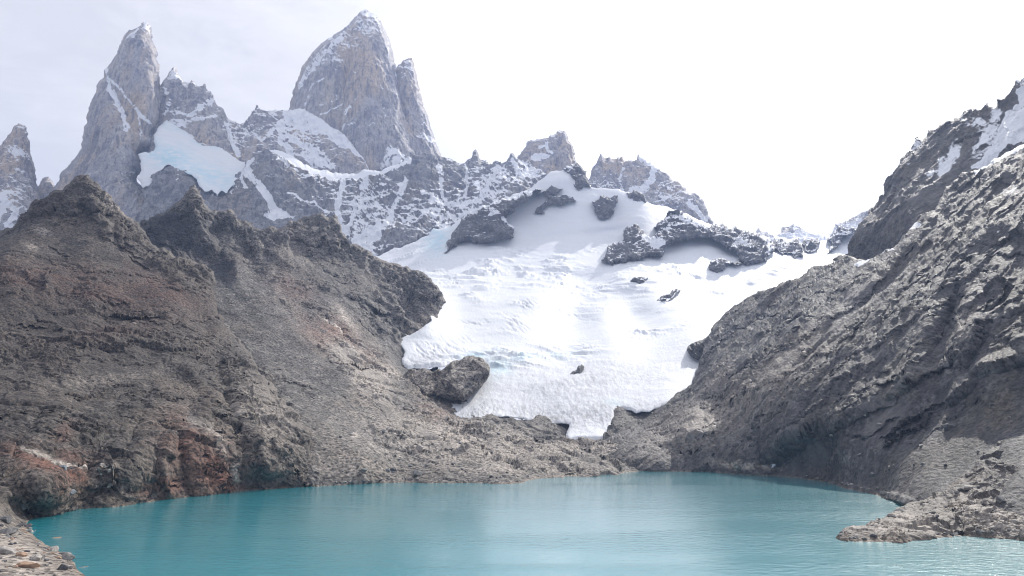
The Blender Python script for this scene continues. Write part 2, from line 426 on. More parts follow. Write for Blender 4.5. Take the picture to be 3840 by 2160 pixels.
def rel_tower(sc=1.0, big=1.0):
    def f(P, N, mk, U, V):
        x, y, z = P
        wob = 14 * fbm((x, y, z), 160 * sc, 3)
        h = big * 26 * sc * ridged(((x + wob), y, z / 7), 190 * sc, 2) + 12 * sc * ridged((x + wob, y, z / 9), 62 * sc, 3, .6, off=5)
        h = h + 7 * sc * facets((x + wob, y, z / 4.5), 46 * sc) + 4 * sc * facets((x + wob * .5, y, z / 3.2), 20 * sc, 4.1)
        h = h + 4.5 * sc * ridged((x + wob * .4, y, z / 7), 20 * sc, 3, .6, off=9) + 2.0 * sc * fbm((x, y, z / 1.6), 14 * sc, 3, .62)
        return h
    return f
def rel_wall(sc=1.0):
    def f(P, N, mk, U, V):
        x, y, z = P; k = 1 - .93 * np.clip(mk.get('smooth', 0), 0, 1)
        wob = 18 * fbm((x, y, z), 140 * sc, 3)
        h = 24 * sc * ridged((x + wob, y, z / 2.4), 210 * sc, 3, .5) + 12 * sc * ridged((x + wob, y, z / 3.4), 60 * sc, 3, .55, off=5)
        h = h + 8 * sc * facets((x + wob, y, z / 1.4), 44 * sc) + 4.2 * sc * facets((x, y, z), 18 * sc, 4.1)
        h = h + 3.0 * sc * fbm((x, y, z), 14 * sc, 3, .62)
        return h * k
    return f
def rel_crag(sc=1.0):
    def f(P, N, mk, U, V):
        x, y, z = P
        wob = 6 * fbm((x, y, z), 40 * sc, 3)
        bed = z / (22 * sc) + .5 * fbm((x, y, z), 70 * sc, 3, off=5); saw = bed - np.floor(bed)
        led = np.where(saw < .7, saw / .7, (1 - saw) / .3)
        return sc * (7 * ridged((x + wob, y, z / 4.), 40 * sc, 2, .5) + 15 * facets((x + wob, y, z / 1.8), 62 * sc) + 7 * facets((x, y, z / 1.5), 24 * sc, 2.)
                     - 5 * led + 1.3 * fbm((x, y, z / 1.6), 9 * sc, 3, .65) - 4)
    return f
def rel_knob(P, N, mk, U, V):
    x, y, z = P
    return 9 * facets((x, y, z / 1.6), 30, .7) + 3.2 * facets((x, y, z / 1.4), 12, 3.) + .9 * facets((x, y, z), 4.5, 1.) + 1.2 * ridged((x, y, z / 3), 16, 3, .55) - 2
def rel_ice(P, N, mk, U, V):
    x, y, z = P
    wx = 46 * fbm((x, y, z), 130, 4, .6); lot = .15 + 1.5 * sstep(-.12, .32, fbm((x, y, z), 110, 3, .6, off=15))
    h = 5.0 * fbm((x / 1.8, y + wx, z), 170, 3) + 1.6 * fbm((x / 2., y + wx, z), 42, 3)
    cre = mk.get('crev', 0) * lot
    band = ridged((x / 4.5, (y + wx) + .25 * x, z), 38, 3, .6, off=2)
    h = h + cre * (9 * band + 3.4 * ridged((x / 3.5, y + wx, z), 13, 2, .6))
    h = h - cre * 5.5 * sstep(.70, .95, ridged((x / 6, y + wx + .3 * x, z), 30, 2, .5, off=6))
    fine = mk.get('fine', 0) * lot
    h = h - fine * 2.2 * sstep(.45, .9, ridged(((x + .6 * y + .5 * wx) / 1., (y - .6 * x) / 5, z / 5), 19, 3, .6))
    h = h + .40 * fbm((x / 1.5, y, z), 9, 3, .6) + mk.get('dirt', 0) * (1.1 * ridged((x, y / 3, z / 3), 12, 3, .6) + .7 * fbm((x, y, z), 5, 2))
    return h
def snow_rule(base=.0, kz=1.6, t=.5, kn=.5, lam=60., mask=1.3):
    def f(P, N, mk, U, V):
        x, y, z = P
        s = base + kz * (N[2] - t) + kn * fbm((x, y, z), lam, 4, .6, off=11)
        pt = mk.get('paint', 0) * (1 + .9 * (kz > .9) * (fbm(P, 38, 4, .62, off=3) + .9 * (N[2] - .45)))
        return np.clip(s, 0, .85) + mask * pt - 1.2 * mk.get('bare', 0)
    return f
E = lambda u, v, ru, rv, ang=0, val=1.: ('ell', (u, v, ru, rv, ang), 0, val)
Pg = lambda pts, blur=3, val=1.: ('poly', pts, blur, val)
Ln = lambda pts, wd, val=1.: ('line', pts, wd, val)
SH = lambda u, v: (u, v, lake_y(v))           # a point on the waterline
SD = lambda u, v, dv=40: (u, v + dv, lake_y(v) * .985)   # the bank going down under water

# ------------------------------------------------------------------ water and ground
def grid_sheet(name, x0, x1, y0, y1, z, mat, label, cat, n=2):
    xs = np.linspace(x0, x1, n); ys = np.linspace(y0, y1, n); X, Y = np.meshgrid(xs, ys)
    idx = np.arange(n * n).reshape(n, n)
    q = np.stack([idx[:-1, :-1].ravel(), idx[:-1, 1:].ravel(), idx[1:, 1:].ravel(), idx[1:, :-1].ravel()], 1)
    return link(name, mesh_from(name, np.stack([X.ravel(), Y.ravel(), np.full(n * n, z)], 1), q, mat), label, cat, 'structure')
gm, gn, gp = new_mat("valley_ground")
gp_pos = gn.node('ShaderNodeNewGeometry').outputs['Position']
gn.put(gp.inputs['Base Color'], gn.mix(gn.noise(gp_pos, .05, 8, .7), (.07, .065, .06), (.17, .155, .14)))
gp.inputs['Roughness'].default_value = .9
grid_sheet("ground", -6800, 6800, -6800, 6800, -9., gm, "grey brown stony valley floor under the lake and mountains", "ground")
wm, wn_, wp = new_mat("lake_water")
wpos = wn_.node('ShaderNodeNewGeometry').outputs['Position']
gust = wn_.rng(wn_.noise(wn_.scale(wpos, (.22, 1, 1)), .016, 4, .55, .5), .42, .62, .19, .40)
windy = wn_.rng(wn_.math('ADD', wn_.dot(wpos, (1, -.32, 0)), wn_.math('MULTIPLY', wn_.noise(wpos, .02, 3, .5), 60.)), 40., 150., 0., .4)
w1 = wn_.noise(wn_.scale(wpos, (.6, 1, 1)), .34, 3, .5, .3)
w2 = wn_.noise(wn_.scale(wpos, (.6, 1, 1)), 1.7, 4, .6, .3)
hgt = wn_.math('MULTIPLY', wn_.math('ADD', gust, windy), wn_.math('ADD', w1, wn_.math('MULTIPLY', w2, .3)))
spk = wn_.math('MULTIPLY', windy, wn_.rng(wn_.noise(wn_.scale(wpos, (.7, 1, 1)), 1.1, 2, .5), .66, .78, 0., 3.2))
hgt = wn_.math('ADD', hgt, spk)
wn_.put(wp.inputs['Base Color'], wn_.mix(wn_.noise(wpos, .012, 4, .5), (.008, .232, .282), (.016, .278, .328)))
wn_.put(wp.inputs['Normal'], wn_.bump(hgt, 1.0, .7))
wp.inputs['Roughness'].default_value = .30; wp.inputs['IOR'].default_value = 1.333; wp.inputs['Specular IOR Level'].default_value = .8
wn_.put(wp.inputs['Coat Normal'], wn_.bump(hgt, 1.0, .7)); wp.inputs['Coat Weight'].default_value = 1.; wp.inputs['Coat Roughness'].default_value = .025; wp.inputs['Coat IOR'].default_value = 1.45
grid_sheet("lake_water", -1500, 1500, 60, 1100, 0., wm, "opaque turquoise glacial lake with small wind ripples below the mountains", "lake")

# ------------------------------------------------------------------ outlines traced on the photograph (source pixels)
NL1 = [(-640, 1010), (-420, 985), (-260, 930), (-130, 905), (0, 864), (25, 852), (60, 839), (99, 804), (124, 755), (164, 745), (189, 720), (209, 711), (248, 696), (271, 676), (288, 658),
       (323, 655), (343, 671), (368, 686), (378, 706), (402, 720), (422, 750), (447, 775), (465, 802), (497, 819), (522, 834), (547, 869), (562, 899),
       (576, 919), (596, 934), (646, 951), (696, 968), (735, 983), (770, 993), (795, 1013)]
LH1 = NL1 + [(808, 1050), (800, 1090), (815, 1160), (845, 1227), (944, 1331), (1019, 1440), (1093, 1529), (1168, 1629), (1165, 1700), (1185, 1770), (1203, 1823),
             (1203, 1870), (1068, 1875), (795, 1900), (596, 1922), (348, 1952), (250, 1962), (200, 1975), (160, 2000), (180, 2025), (270, 2070), (310, 2110), (345, 2160), (380, 2260), (380, 2290), (-640, 2290)]
cLH1 = [(-130, 900, 820), (0, 864, 800), (124, 755, 850), (310, 656, 890), (447, 775, 880), (562, 899, 865), (696, 968, 860), (800, 1015, 850),
        (0, 1000, 690), (0, 1300, 550), (0, 1600, 425), (0, 1750, 375), (200, 900, 780), (300, 1100, 690), (400, 1300, 600), (400, 1600, 465), (200, 1450, 500), (200, 1700, 400),
        (560, 1100, 730), (700, 1300, 655), (700, 1500, 560), (700, 1700, 470), (845, 1227, 745), (944, 1331, 710), (1019, 1440, 665), (1093, 1529, 625), (1168, 1629, 580), (1180, 1740, 540),
        (900, 1600, 545), (900, 1450, 610), (500, 1750, 425), (950, 1750, 495),
        SH(1203, 1823), SH(1068, 1830), SH(934, 1837), SH(795, 1855), SH(696, 1865), SH(596, 1877), SH(497, 1890), SH(348, 1907), SH(248, 1917), SH(154, 1922),
        SH(109, 1942), SH(78, 1972), SH(114, 2001), SH(164, 2016), SH(219, 2036), SH(268, 2086), SH(298, 2131), SH(328, 2160), SH(375, 2260),
        SD(1203, 1823), SD(934, 1837), SD(696, 1865), SD(497, 1890), SD(300, 1912),
        (0, 1860, 338), (0, 1960, 301), (0, 2060, 254), (0, 2160, 212), (150, 2160, 220), (-130, 2160, 205), (-130, 1960, 295), (0, 2270, 184), (-130, 1700, 395), (-130, 1300, 540),
        (160, 2290, 188), (70, 2020, 276), (160, 1885, 346)]
S2 = [(522, 834), (547, 824), (586, 804), (621, 790), (651, 765), (686, 740), (694, 722), (706, 715), (711, 697), (722, 693), (735, 696), (738, 708), (752, 712), (756, 735), (765, 765), (780, 775),
      (800, 792), (806, 786), (815, 804), (825, 792), (840, 790), (858, 783), (866, 785), (880, 800), (887, 824), (909, 834), (918, 826), (928, 832), (944, 832), (954, 854), (975, 862), (994, 869), (1000, 850), (1012, 845),
      (1024, 847), (1039, 857), (1073, 842), (1093, 824), (1133, 817), (1168, 807), (1195, 800), (1203, 795), (1212, 804), (1242, 819), (1250, 806), (1257, 803), (1268, 815), (1280, 849), (1300, 894), (1330, 914), (1369, 934),
      (1409, 963), (1449, 978), (1489, 988), (1528, 998), (1568, 1013), (1603, 1033), (1628, 1063), (1648, 1088), (1663, 1108)]
LH2 = S2 + [(1668, 1125), (1655, 1150), (1640, 1180), (1645, 1205), (1620, 1240), (1560, 1280), (1540, 1330), (1560, 1370), (1640, 1360), (1700, 1450), (1760, 1500), (1860, 1545), (2000, 1560), (2090, 1560),
            (2200, 1610), (2330, 1620), (2420, 1680), (2420, 1800), (2320, 1830), (2280, 1800), (2160, 1830), (1960, 1850), (1777, 1850), (1429, 1850), (1203, 1860), (1120, 1850), (1050, 1650), (900, 1440), (780, 1240), (700, 1050), (600, 980), (480, 900)]
cLH2 = [(522, 834, 1130), (716, 693, 1160), (870, 785, 1190), (1000, 850, 1220), (1250, 805, 1310), (1450, 980, 1330), (1600, 1033, 1310), (1663, 1108, 1275), (1598, 1162, 1228), (1620, 1202, 1205), (1538, 1257, 1150),
        (1490, 1277, 1125), (1505, 1366, 1040), (760, 800, 1150), (800, 990, 1075), (680, 950, 1060), (900, 1000, 1100), (1200, 950, 1225), (1200, 1050, 1140), (1000, 1200, 930), (1250, 1200, 1015), (1400, 1100, 1180), (1500, 1130, 1215),
        (800, 1200, 890), (900, 1350, 790), (1200, 1400, 800), (1400, 1380, 920), (1050, 1500, 690), (1200, 1640, 595), (1300, 1600, 650), (1500, 1550, 760), (1700, 1560, 860), (1900, 1580, 890), (2070, 1585, 880),
        (1400, 1700, 590), (1600, 1650, 690), (2000, 1660, 790), (2125, 1659, 825), (2200, 1662, 830), (2290, 1645, 840), (2300, 1700, 740), (2400, 1650, 800), (1500, 1720, 620), (1800, 1700, 670), (2100, 1715, 715),
        (1690, 1535, 866), (1727, 1574, 858), (1850, 1568, 858), (1950, 1576, 858), (2030, 1596, 856), (2122, 1660, 798), (2200, 1657, 799), (2290, 1645, 808), (2080, 1612, 843), (2102, 1636, 820), (2140, 1560, 930), (2320, 1600, 900), (2200, 1600, 900), (1850, 1540, 905), (1950, 1545, 905),
        (1560, 1400, 1000), (1580, 1440, 955), (1640, 1475, 915), (1700, 1496, 896), (1770, 1490, 905), (1690, 1440, 960), (1790, 1440, 960),
        SH(1203, 1823), SH(1280, 1818), SH(1429, 1810), SH(1628, 1812), SH(1777, 1810), SH(1921, 1812), SH(1985, 1796), SH(2120, 1795), SH(2170, 1784), SH(2290, 1780), SH(2330, 1764), SH(2423, 1763),
        SD(1203, 1823, 30), SD(1429, 1810, 30), SD(1777, 1810, 30), SD(2100, 1797, 25), SD(2400, 1765, 25)]
RHe = [(2250, 1640), (2290, 1606), (2285, 1560), (2310, 1520), (2360, 1510), (2423, 1530), (2472, 1531), (2512, 1492), (2560, 1462), (2595, 1440), (2605, 1401), (2620, 1361), (2634, 1326), (2649, 1281), (2669, 1247), (2682, 1222), (2699, 1197), (2719, 1172),
       (2779, 1147), (2823, 1112), (2853, 1093), (2898, 1080), (2948, 1063), (2992, 1045), (3037, 1016), (3087, 1000), (3131, 978), (3179, 958), (3215, 972), (3280, 970), (3345, 930), (3420, 850), (3470, 795), (3540, 715), (3603, 655),
       (3663, 638), (3753, 588), (3840, 540), (3980, 470), (4200, 360), (4440, 300)]
RH = RHe + [(4440, 2080), (3500, 1990), (3450, 1940), (3330, 1900), (3206, 1870), (3057, 1835), (2933, 1820), (2709, 1800), (2423, 1800), (2260, 1800), (2200, 1760), (2190, 1690)]
def slope_y(u, v, xs=235., ys=420., nx=-.96, ny=-.28, g=.78):
    a = (1080 - v) / FPX; dy = CP - a * SP; k = (u - 1920) / FPX / dy; tn = (SP + a * CP) / dy
    return (H + g * (-nx * xs - ny * ys)) / (g * (-nx * k - ny) - tn)
cRH = [(2250, 1640, 835), (2299, 1606, 850), (2310, 1535, 886), (2345, 1545, 882), (2300, 1572, 868), (2370, 1570, 878), (2423, 1550, 885), (2350, 1700, 735), (2450, 1720, 705), (2500, 1650, 760), (2285, 1680, 770)]
cRH += [(u, v, slope_y(u, v) * k) for (u, v, k) in [(2560, 1460, 1.03), (2620, 1361, 1.04), (2682, 1222, 1.05), (2779, 1147, 1.06), (2948, 1063, 1.07), (3131, 963, 1.08), (3215, 960, 1.06), (3420, 850, 1.0), (3603, 655, .97), (3840, 540, .93), (3980, 470, .92),
        (2600, 1600, .99), (2700, 1600, 1.05), (2700, 1690, 1.04), (2700, 1400, 1.), (2850, 1250, 1.02), (3000, 1150, 1.02), (3000, 1300, .99), (3000, 1500, .98), (2900, 1650, 1.05), (2800, 1700, 1.05), (2800, 1600, 1.05), (3150, 1050, 1.04), (3300, 1030, 1.01), (3300, 1200, .98), (3300, 1500, 1.02), (3300, 1700, 1.02), (3600, 1000, 1.), (3600, 1300, .98),
        (3600, 1600, 1.02), (3840, 700, .95), (3840, 1000, .98), (3840, 1300, .98), (3840, 1600, 1.02), (3500, 850, .985), (3650, 760, .97), (3980, 1000, .98), (3980, 1600, 1.02)]]
cRH += [SH(2423, 1763), SH(2560, 1765), SH(2709, 1770), SH(2933, 1783), SH(3057, 1798), SH(3206, 1832), SH(3330, 1862), SH(3405, 1886), SH(3480, 1925), (3600, 1800, 400), (3840, 1850, 345), (3980, 1900, 330), SD(2560, 1765, 25), SD(2933, 1783, 30), SD(3206, 1832, 30), SD(3400, 1886, 35)]
RB = [(3150, 995), (3176, 955), (3186, 930), (3192, 909), (3201, 884), (3206, 869), (3226, 839), (3256, 809), (3273, 780), (3295, 745), (3315, 720), (3325, 691), (3350, 653), (3353, 660), (3375, 636), (3385, 601), (3400, 579), (3422, 556),
      (3432, 537), (3435, 514), (3454, 522), (3474, 514), (3480, 495), (3483, 484), (3492, 490), (3521, 479), (3529, 461), (3538, 466), (3560, 458), (3578, 455), (3584, 439), (3601, 445), (3608, 425), (3640, 412), (3646, 407), (3660, 418), (3688, 417),
      (3696, 387), (3703, 392), (3735, 407), (3740, 397), (3747, 370), (3772, 368), (3792, 338), (3804, 318), (3810, 298), (3822, 298), (3840, 288), (3900, 240), (3980, 200), (4200, 130), (4440, 90), (4440, 560), (3980, 620), (3840, 640), (3700, 720), (3560, 800), (3400, 960), (3200, 1020)]
cRB = [(3206, 869, 1040), (3315, 720, 1110), (3440, 515, 1120), (3640, 410, 1060), (3840, 288, 980), (3980, 200, 940), (3840, 540, 860), (3663, 638, 900), (3540, 715, 915), (3420, 850, 880), (3300, 960, 955), (3179, 935, 1050),
       (3400, 700, 1000), (3600, 540, 980), (3750, 450, 960), (3980, 470, 840), (3750, 700, 860), (3400, 960, 860), (3200, 1020, 1000)]
SPUR = [(3129, 2021), (3140, 2005), (3156, 1992), (3165, 1980), (3180, 1975), (3246, 1970), (3280, 1956), (3345, 1928), (3390, 1896), (3430, 1880), (3480, 1866), (3540, 1845), (3580, 1800), (3640, 1760), (3700, 1700), (3760, 1660), (3840, 1636), (3980, 1570), (4200, 1480), (4440, 1420), (4440, 2090),
      (3800, 2065), (3600, 2060), (3400, 2068), (3221, 2078), (3150, 2060)]
cSP = [SH(3129, 2021), SH(3221, 2031), SH(3335, 2029), SH(3504, 2014), SH(3703, 2014), SH(3840, 2021), SH(3980, 2030), SD(3221, 2031, 35), SD(3504, 2014, 35), SD(3840, 2021, 35), (3180, 1977, 304), (3246, 1972, 312), (3280, 1957, 322), (3345, 1929, 340), (3405, 1890, 365),
       (3480, 1866, 372), (3580, 1800, 385), (3700, 1700, 405), (3840, 1636, 425), (3980, 1570, 440), (3840, 1800, 358), (3840, 1920, 325), (3600, 1930, 328), (3450, 1960, 318), (3700, 1850, 352), (3980, 1800, 350), (3200, 2000, 301)]
GL = [(1330, 985), (1410, 961), (1450, 945), (1504, 929), (1560, 905), (1608, 884), (1625, 855), (1690, 850), (1760, 800), (1876, 752), (1966, 716), (2015, 681), (2055, 651), (2095, 641), (2130, 639), (2170, 680), (2219, 702), (2323, 709), (2365, 722), (2420, 755),
      (2472, 770), (2522, 785), (2600, 815), (2667, 842), (2760, 862), (2860, 890), (2900, 908), (2960, 905), (3005, 914), (3080, 905), (3115, 893), (3150, 872), (3206, 858), (3270, 880), (3260, 930), (3180, 985), (3070, 1035), (2960, 1095), (2850, 1130), (2760, 1180), (2720, 1240), (2665, 1310),
      (2640, 1400), (2600, 1455), (2570, 1465), (2530, 1495), (2472, 1529), (2435, 1545), (2410, 1543), (2385, 1552), (2368, 1540), (2330, 1532), (2305, 1545), (2300, 1570), (2290, 1590), (2300, 1606), (2313, 1629), (2290, 1640), (2264, 1647), (2200, 1652), (2125, 1660), (2122, 1630),
      (2135, 1592), (2110, 1588), (2055, 1594), (2042, 1600), (2015, 1582), (1951, 1571), (1876, 1566), (1856, 1562), (1820, 1572), (1777, 1574), (1727, 1570), (1700, 1550), (1678, 1532), (1712, 1503), (1757, 1473), (1790, 1440), (1800, 1400), (1760, 1370), (1700, 1365), (1658, 1377), (1588, 1382), (1528, 1387),
      (1504, 1368), (1518, 1321), (1500, 1290), (1489, 1277), (1538, 1257), (1598, 1216), (1620, 1202), (1613, 1182), (1598, 1162), (1628, 1142), (1640, 1128), (1590, 1080), (1480, 1020), (1380, 1010)]
cGL = [(1330, 985, 2120), (1410, 961, 2130), (1504, 929, 2160), (1608, 884, 2180), (1690, 850, 2190), (1876, 752, 2230), (1966, 716, 2270), (2095, 641, 2330), (2219, 702, 2270), (2323, 709, 2280), (2440, 765, 2240), (2667, 842, 2270), (2880, 900, 2330), (3115, 893, 2350), (3206, 858, 2330), (3270, 880, 2300),
       (2000, 850, 2090), (2300, 900, 2040), (2200, 800, 2150), (2450, 830, 2170), (2150, 960, 1880), (1750, 960, 1880), (2000, 1000, 1790), (2300, 1000, 1760), (2600, 980, 1790), (2600, 1060, 1690), (2750, 990, 1800), (2750, 1060, 1720), (2900, 970, 1840), (2900, 1035, 1760), (3100, 970, 2000), (1600, 1010, 1780), (1480, 1000, 1950), (1800, 1090, 1520), (2000, 1140, 1405), (1900, 1050, 1660),
       (2160, 1172, 1480), (2350, 1172, 1470), (2130, 1060, 1600), (2330, 1060, 1590), (2470, 1090, 1540), (2600, 1150, 1400), (2850, 1085, 1610), (2700, 1090, 1600), (3000, 1040, 1790), (1645, 1125, 1400), (1600, 1165, 1220), (1700, 1200, 1275), (2000, 1250, 1225), (2300, 1250, 1215), (2600, 1250, 1180), (1538, 1257, 1140), (1490, 1277, 1115), (1600, 1300, 1100), (1750, 1320, 1090), (2000, 1345, 1085), (2300, 1340, 1085), (2550, 1350, 1060), (1515, 1366, 1020), (1590, 1382, 1000), (1658, 1377, 1005), (1850, 1440, 960),
       (2100, 1470, 945), (2400, 1450, 960), (2570, 1462, 925), (1678, 1532, 868), (1850, 1562, 860), (2030, 1590, 858), (2300, 1540, 880), (2200, 1650, 802), (2125, 1658, 800), (2300, 1640, 812), (2135, 1592, 850), (2472, 1529, 868), (2620, 1440, 960), (2700, 1270, 1160), (2850, 1135, 1500), (2960, 1100, 1600), (3180, 985, 2050)]
glacier_depth = depth_from(cGL)

# ------------------------------------------------------------------ near hills
def strata_lines(seed, n, zone, ang, jit, length, width, amt):
    r = random.Random(seed); out = []
    for _ in range(n):
        u, v = r.uniform(zone[0], zone[1]), r.uniform(zone[2], zone[3]); a = R(ang + r.gauss(0, jit)); L = r.uniform(*length) ; b = a + r.gauss(0, .12)
        m = (u + math.cos(a) * L / 2, v + math.sin(a) * L / 2)
        out.append(([(u, v), m, (m[0] + math.cos(b) * L / 2, m[1] + math.sin(b) * L / 2)], r.uniform(*width), r.uniform(*amt)))
    return out
RID_L1 = [([(343, 771), (447, 890), (566, 973), (708, 1077)], 40, 9), ([(805, 1271), (894, 1315), (954, 1383), (991, 1494), (1118, 1591), (1178, 1628)], 50, 10), ([(596, 1360), (708, 1405), (790, 1494), (745, 1591)], 46, 9), ([(780, 1500), (772, 1560), (790, 1640)], 16, -9),
          ([(298, 1300), (477, 1286), (633, 1315), (783, 1293)], 34, 6), ([(830, 1480), (900, 1560), (960, 1660), (1010, 1760)], 40, 8), ([(180, 1500), (140, 1600), (60, 1690)], 40, -6), ([(560, 1480), (520, 1600), (470, 1720)], 36, -6), ([(320, 700), (270, 800), (140, 850)], 50, 8), ([(640, 1650), (610, 1760), (640, 1850)], 30, 6), ([(700, 1540), (660, 1700), (700, 1850)], 34, -6)]
LED_L1 = [([(90, 1705), (260, 1752), (420, 1800)], 22, 2.5), ([(298, 1305), (477, 1292), (633, 1320), (783, 1300)], 26, 4), ([(450, 860), (466, 920), (470, 960)], 24, -5), ([(120, 760), (230, 800), (330, 800)], 30, 4), ([(330, 790), (420, 800), (500, 850)], 18, 3), ([(960, 1390), (1050, 1480), (1160, 1625)], 22, 4)] \
    + strata_lines(5, 46, (-60, 760, 1000, 1780), 6, 14, (90, 340), (10, 26), (1.2, 3.4)) + strata_lines(6, 20, (120, 560, 700, 960), 24, 10, (60, 160), (8, 18), (1.2, 3.)) + strata_lines(8, 26, (720, 1080, 1380, 1780), 52, 16, (60, 220), (8, 20), (1.2, 3.2))
RID_L2 = [([(701, 760), (753, 861), (775, 913), (879, 973), (887, 1040)], 60, 24), ([(865, 794), (894, 861), (954, 928), (1081, 1002)], 34, 13), ([(1014, 855), (1066, 950), (1120, 1010)], 30, 10), ([(1267, 812), (1282, 883), (1342, 958)], 34, 12), ([(930, 840), (960, 880), (1000, 960)], 18, -9), ([(1192, 1174), (1282, 1256)], 14, -8), ([(1364, 1122), (1490, 1196), (1565, 1233)], 26, 8),
          ([(1180, 820), (1170, 880), (1190, 960)], 24, 8), ([(1461, 1017), (1520, 1062), (1565, 1107)], 26, 8), ([(640, 790), (600, 860), (620, 940)], 24, 8), ([(760, 800), (820, 880), (830, 960)], 20, -8), ([(1006, 1397), (1118, 1435), (1207, 1494)], 16, 4), ([(1100, 850), (1130, 930), (1180, 1000)], 18, -7)]
LED_L2 = [([(1215, 1360), (1300, 1375), (1345, 1392), (1405, 1375)], 30, 9), ([(1342, 1425), (1400, 1480), (1490, 1531), (1550, 1565)], 24, 5), ([(1073, 898), (1192, 910), (1297, 922)], 24, 7), ([(1118, 950), (1220, 955), (1304, 962)], 18, 5), ([(1364, 1130), (1490, 1204), (1565, 1240)], 24, 6), ([(1500, 1075), (1560, 1110), (1640, 1130)], 26, 7), ([(1006, 1400), (1118, 1440), (1207, 1500)], 14, 3.5),
          ([(1640, 1600), (1720, 1625), (1830, 1640)], 20, 5), ([(1800, 1580), (1900, 1600), (1980, 1640)], 18, 5), ([(1480, 1640), (1560, 1650), (1640, 1700)], 24, 5), ([(2180, 1690), (2300, 1698), (2420, 1690)], 14, 4), ([(2160, 1725), (2290, 1722), (2400, 1716)], 14, 4), ([(1900, 1700), (1990, 1725), (2100, 1740)], 16, 4)] \
    + strata_lines(15, 30, (1400, 2250, 1580, 1790), 10, 14, (50, 180), (8, 18), (1., 3.)) + strata_lines(16, 26, (1080, 1560, 880, 1240), 24, 12, (50, 170), (8, 18), (1.2, 3.4)) + strata_lines(17, 16, (1230, 1560, 1320, 1560), 44, 10, (40, 130), (7, 14), (1., 2.6))
RID_R = [([(2823, 1112), (2900, 1250), (2760, 1480), (2640, 1560)], 40, -7), ([(3600, 1030), (3520, 1200), (3380, 1400), (3120, 1620)], 60, 12), ([(3780, 900), (3690, 1060), (3700, 1240), (3640, 1400)], 46, -12), ([(3840, 1320), (3700, 1380), (3560, 1500)], 40, 10), ([(3300, 1000), (3160, 1180), (2960, 1360), (2780, 1520)], 50, 9), ([(3420, 1080), (3260, 1280), (3060, 1470), (2900, 1600)], 40, -8), ([(3000, 1130), (2880, 1300), (2800, 1380)], 34, 8),
         ([(3553, 720), (3460, 860), (3330, 1010)], 40, 10), ([(3700, 760), (3560, 960), (3480, 1080)], 40, -9), ([(3090, 1380), (3010, 1520), (2980, 1640)], 30, 7), ([(2700, 1560), (2690, 1640), (2680, 1720)], 16, -6), ([(2830, 1610), (2860, 1680), (2850, 1750)], 20, -6), ([(2780, 1600), (2780, 1690), (2770, 1750)], 16, 5)]
LED_R = strata_lines(25, 70, (2560, 3500, 1080, 1700), -38, 9, (90, 420), (10, 30), (1.4, 4.6)) + strata_lines(26, 30, (3250, 3900, 700, 1350), -48, 16, (90, 360), (12, 34), (1.6, 5.)) + [([(2410, 1610), (2560, 1640), (2700, 1650)], 22, 5), ([(2400, 1680), (2520, 1690), (2640, 1700)], 18, 4), ([(2830, 1210), (2960, 1200), (3080, 1170)], 22, 5)]
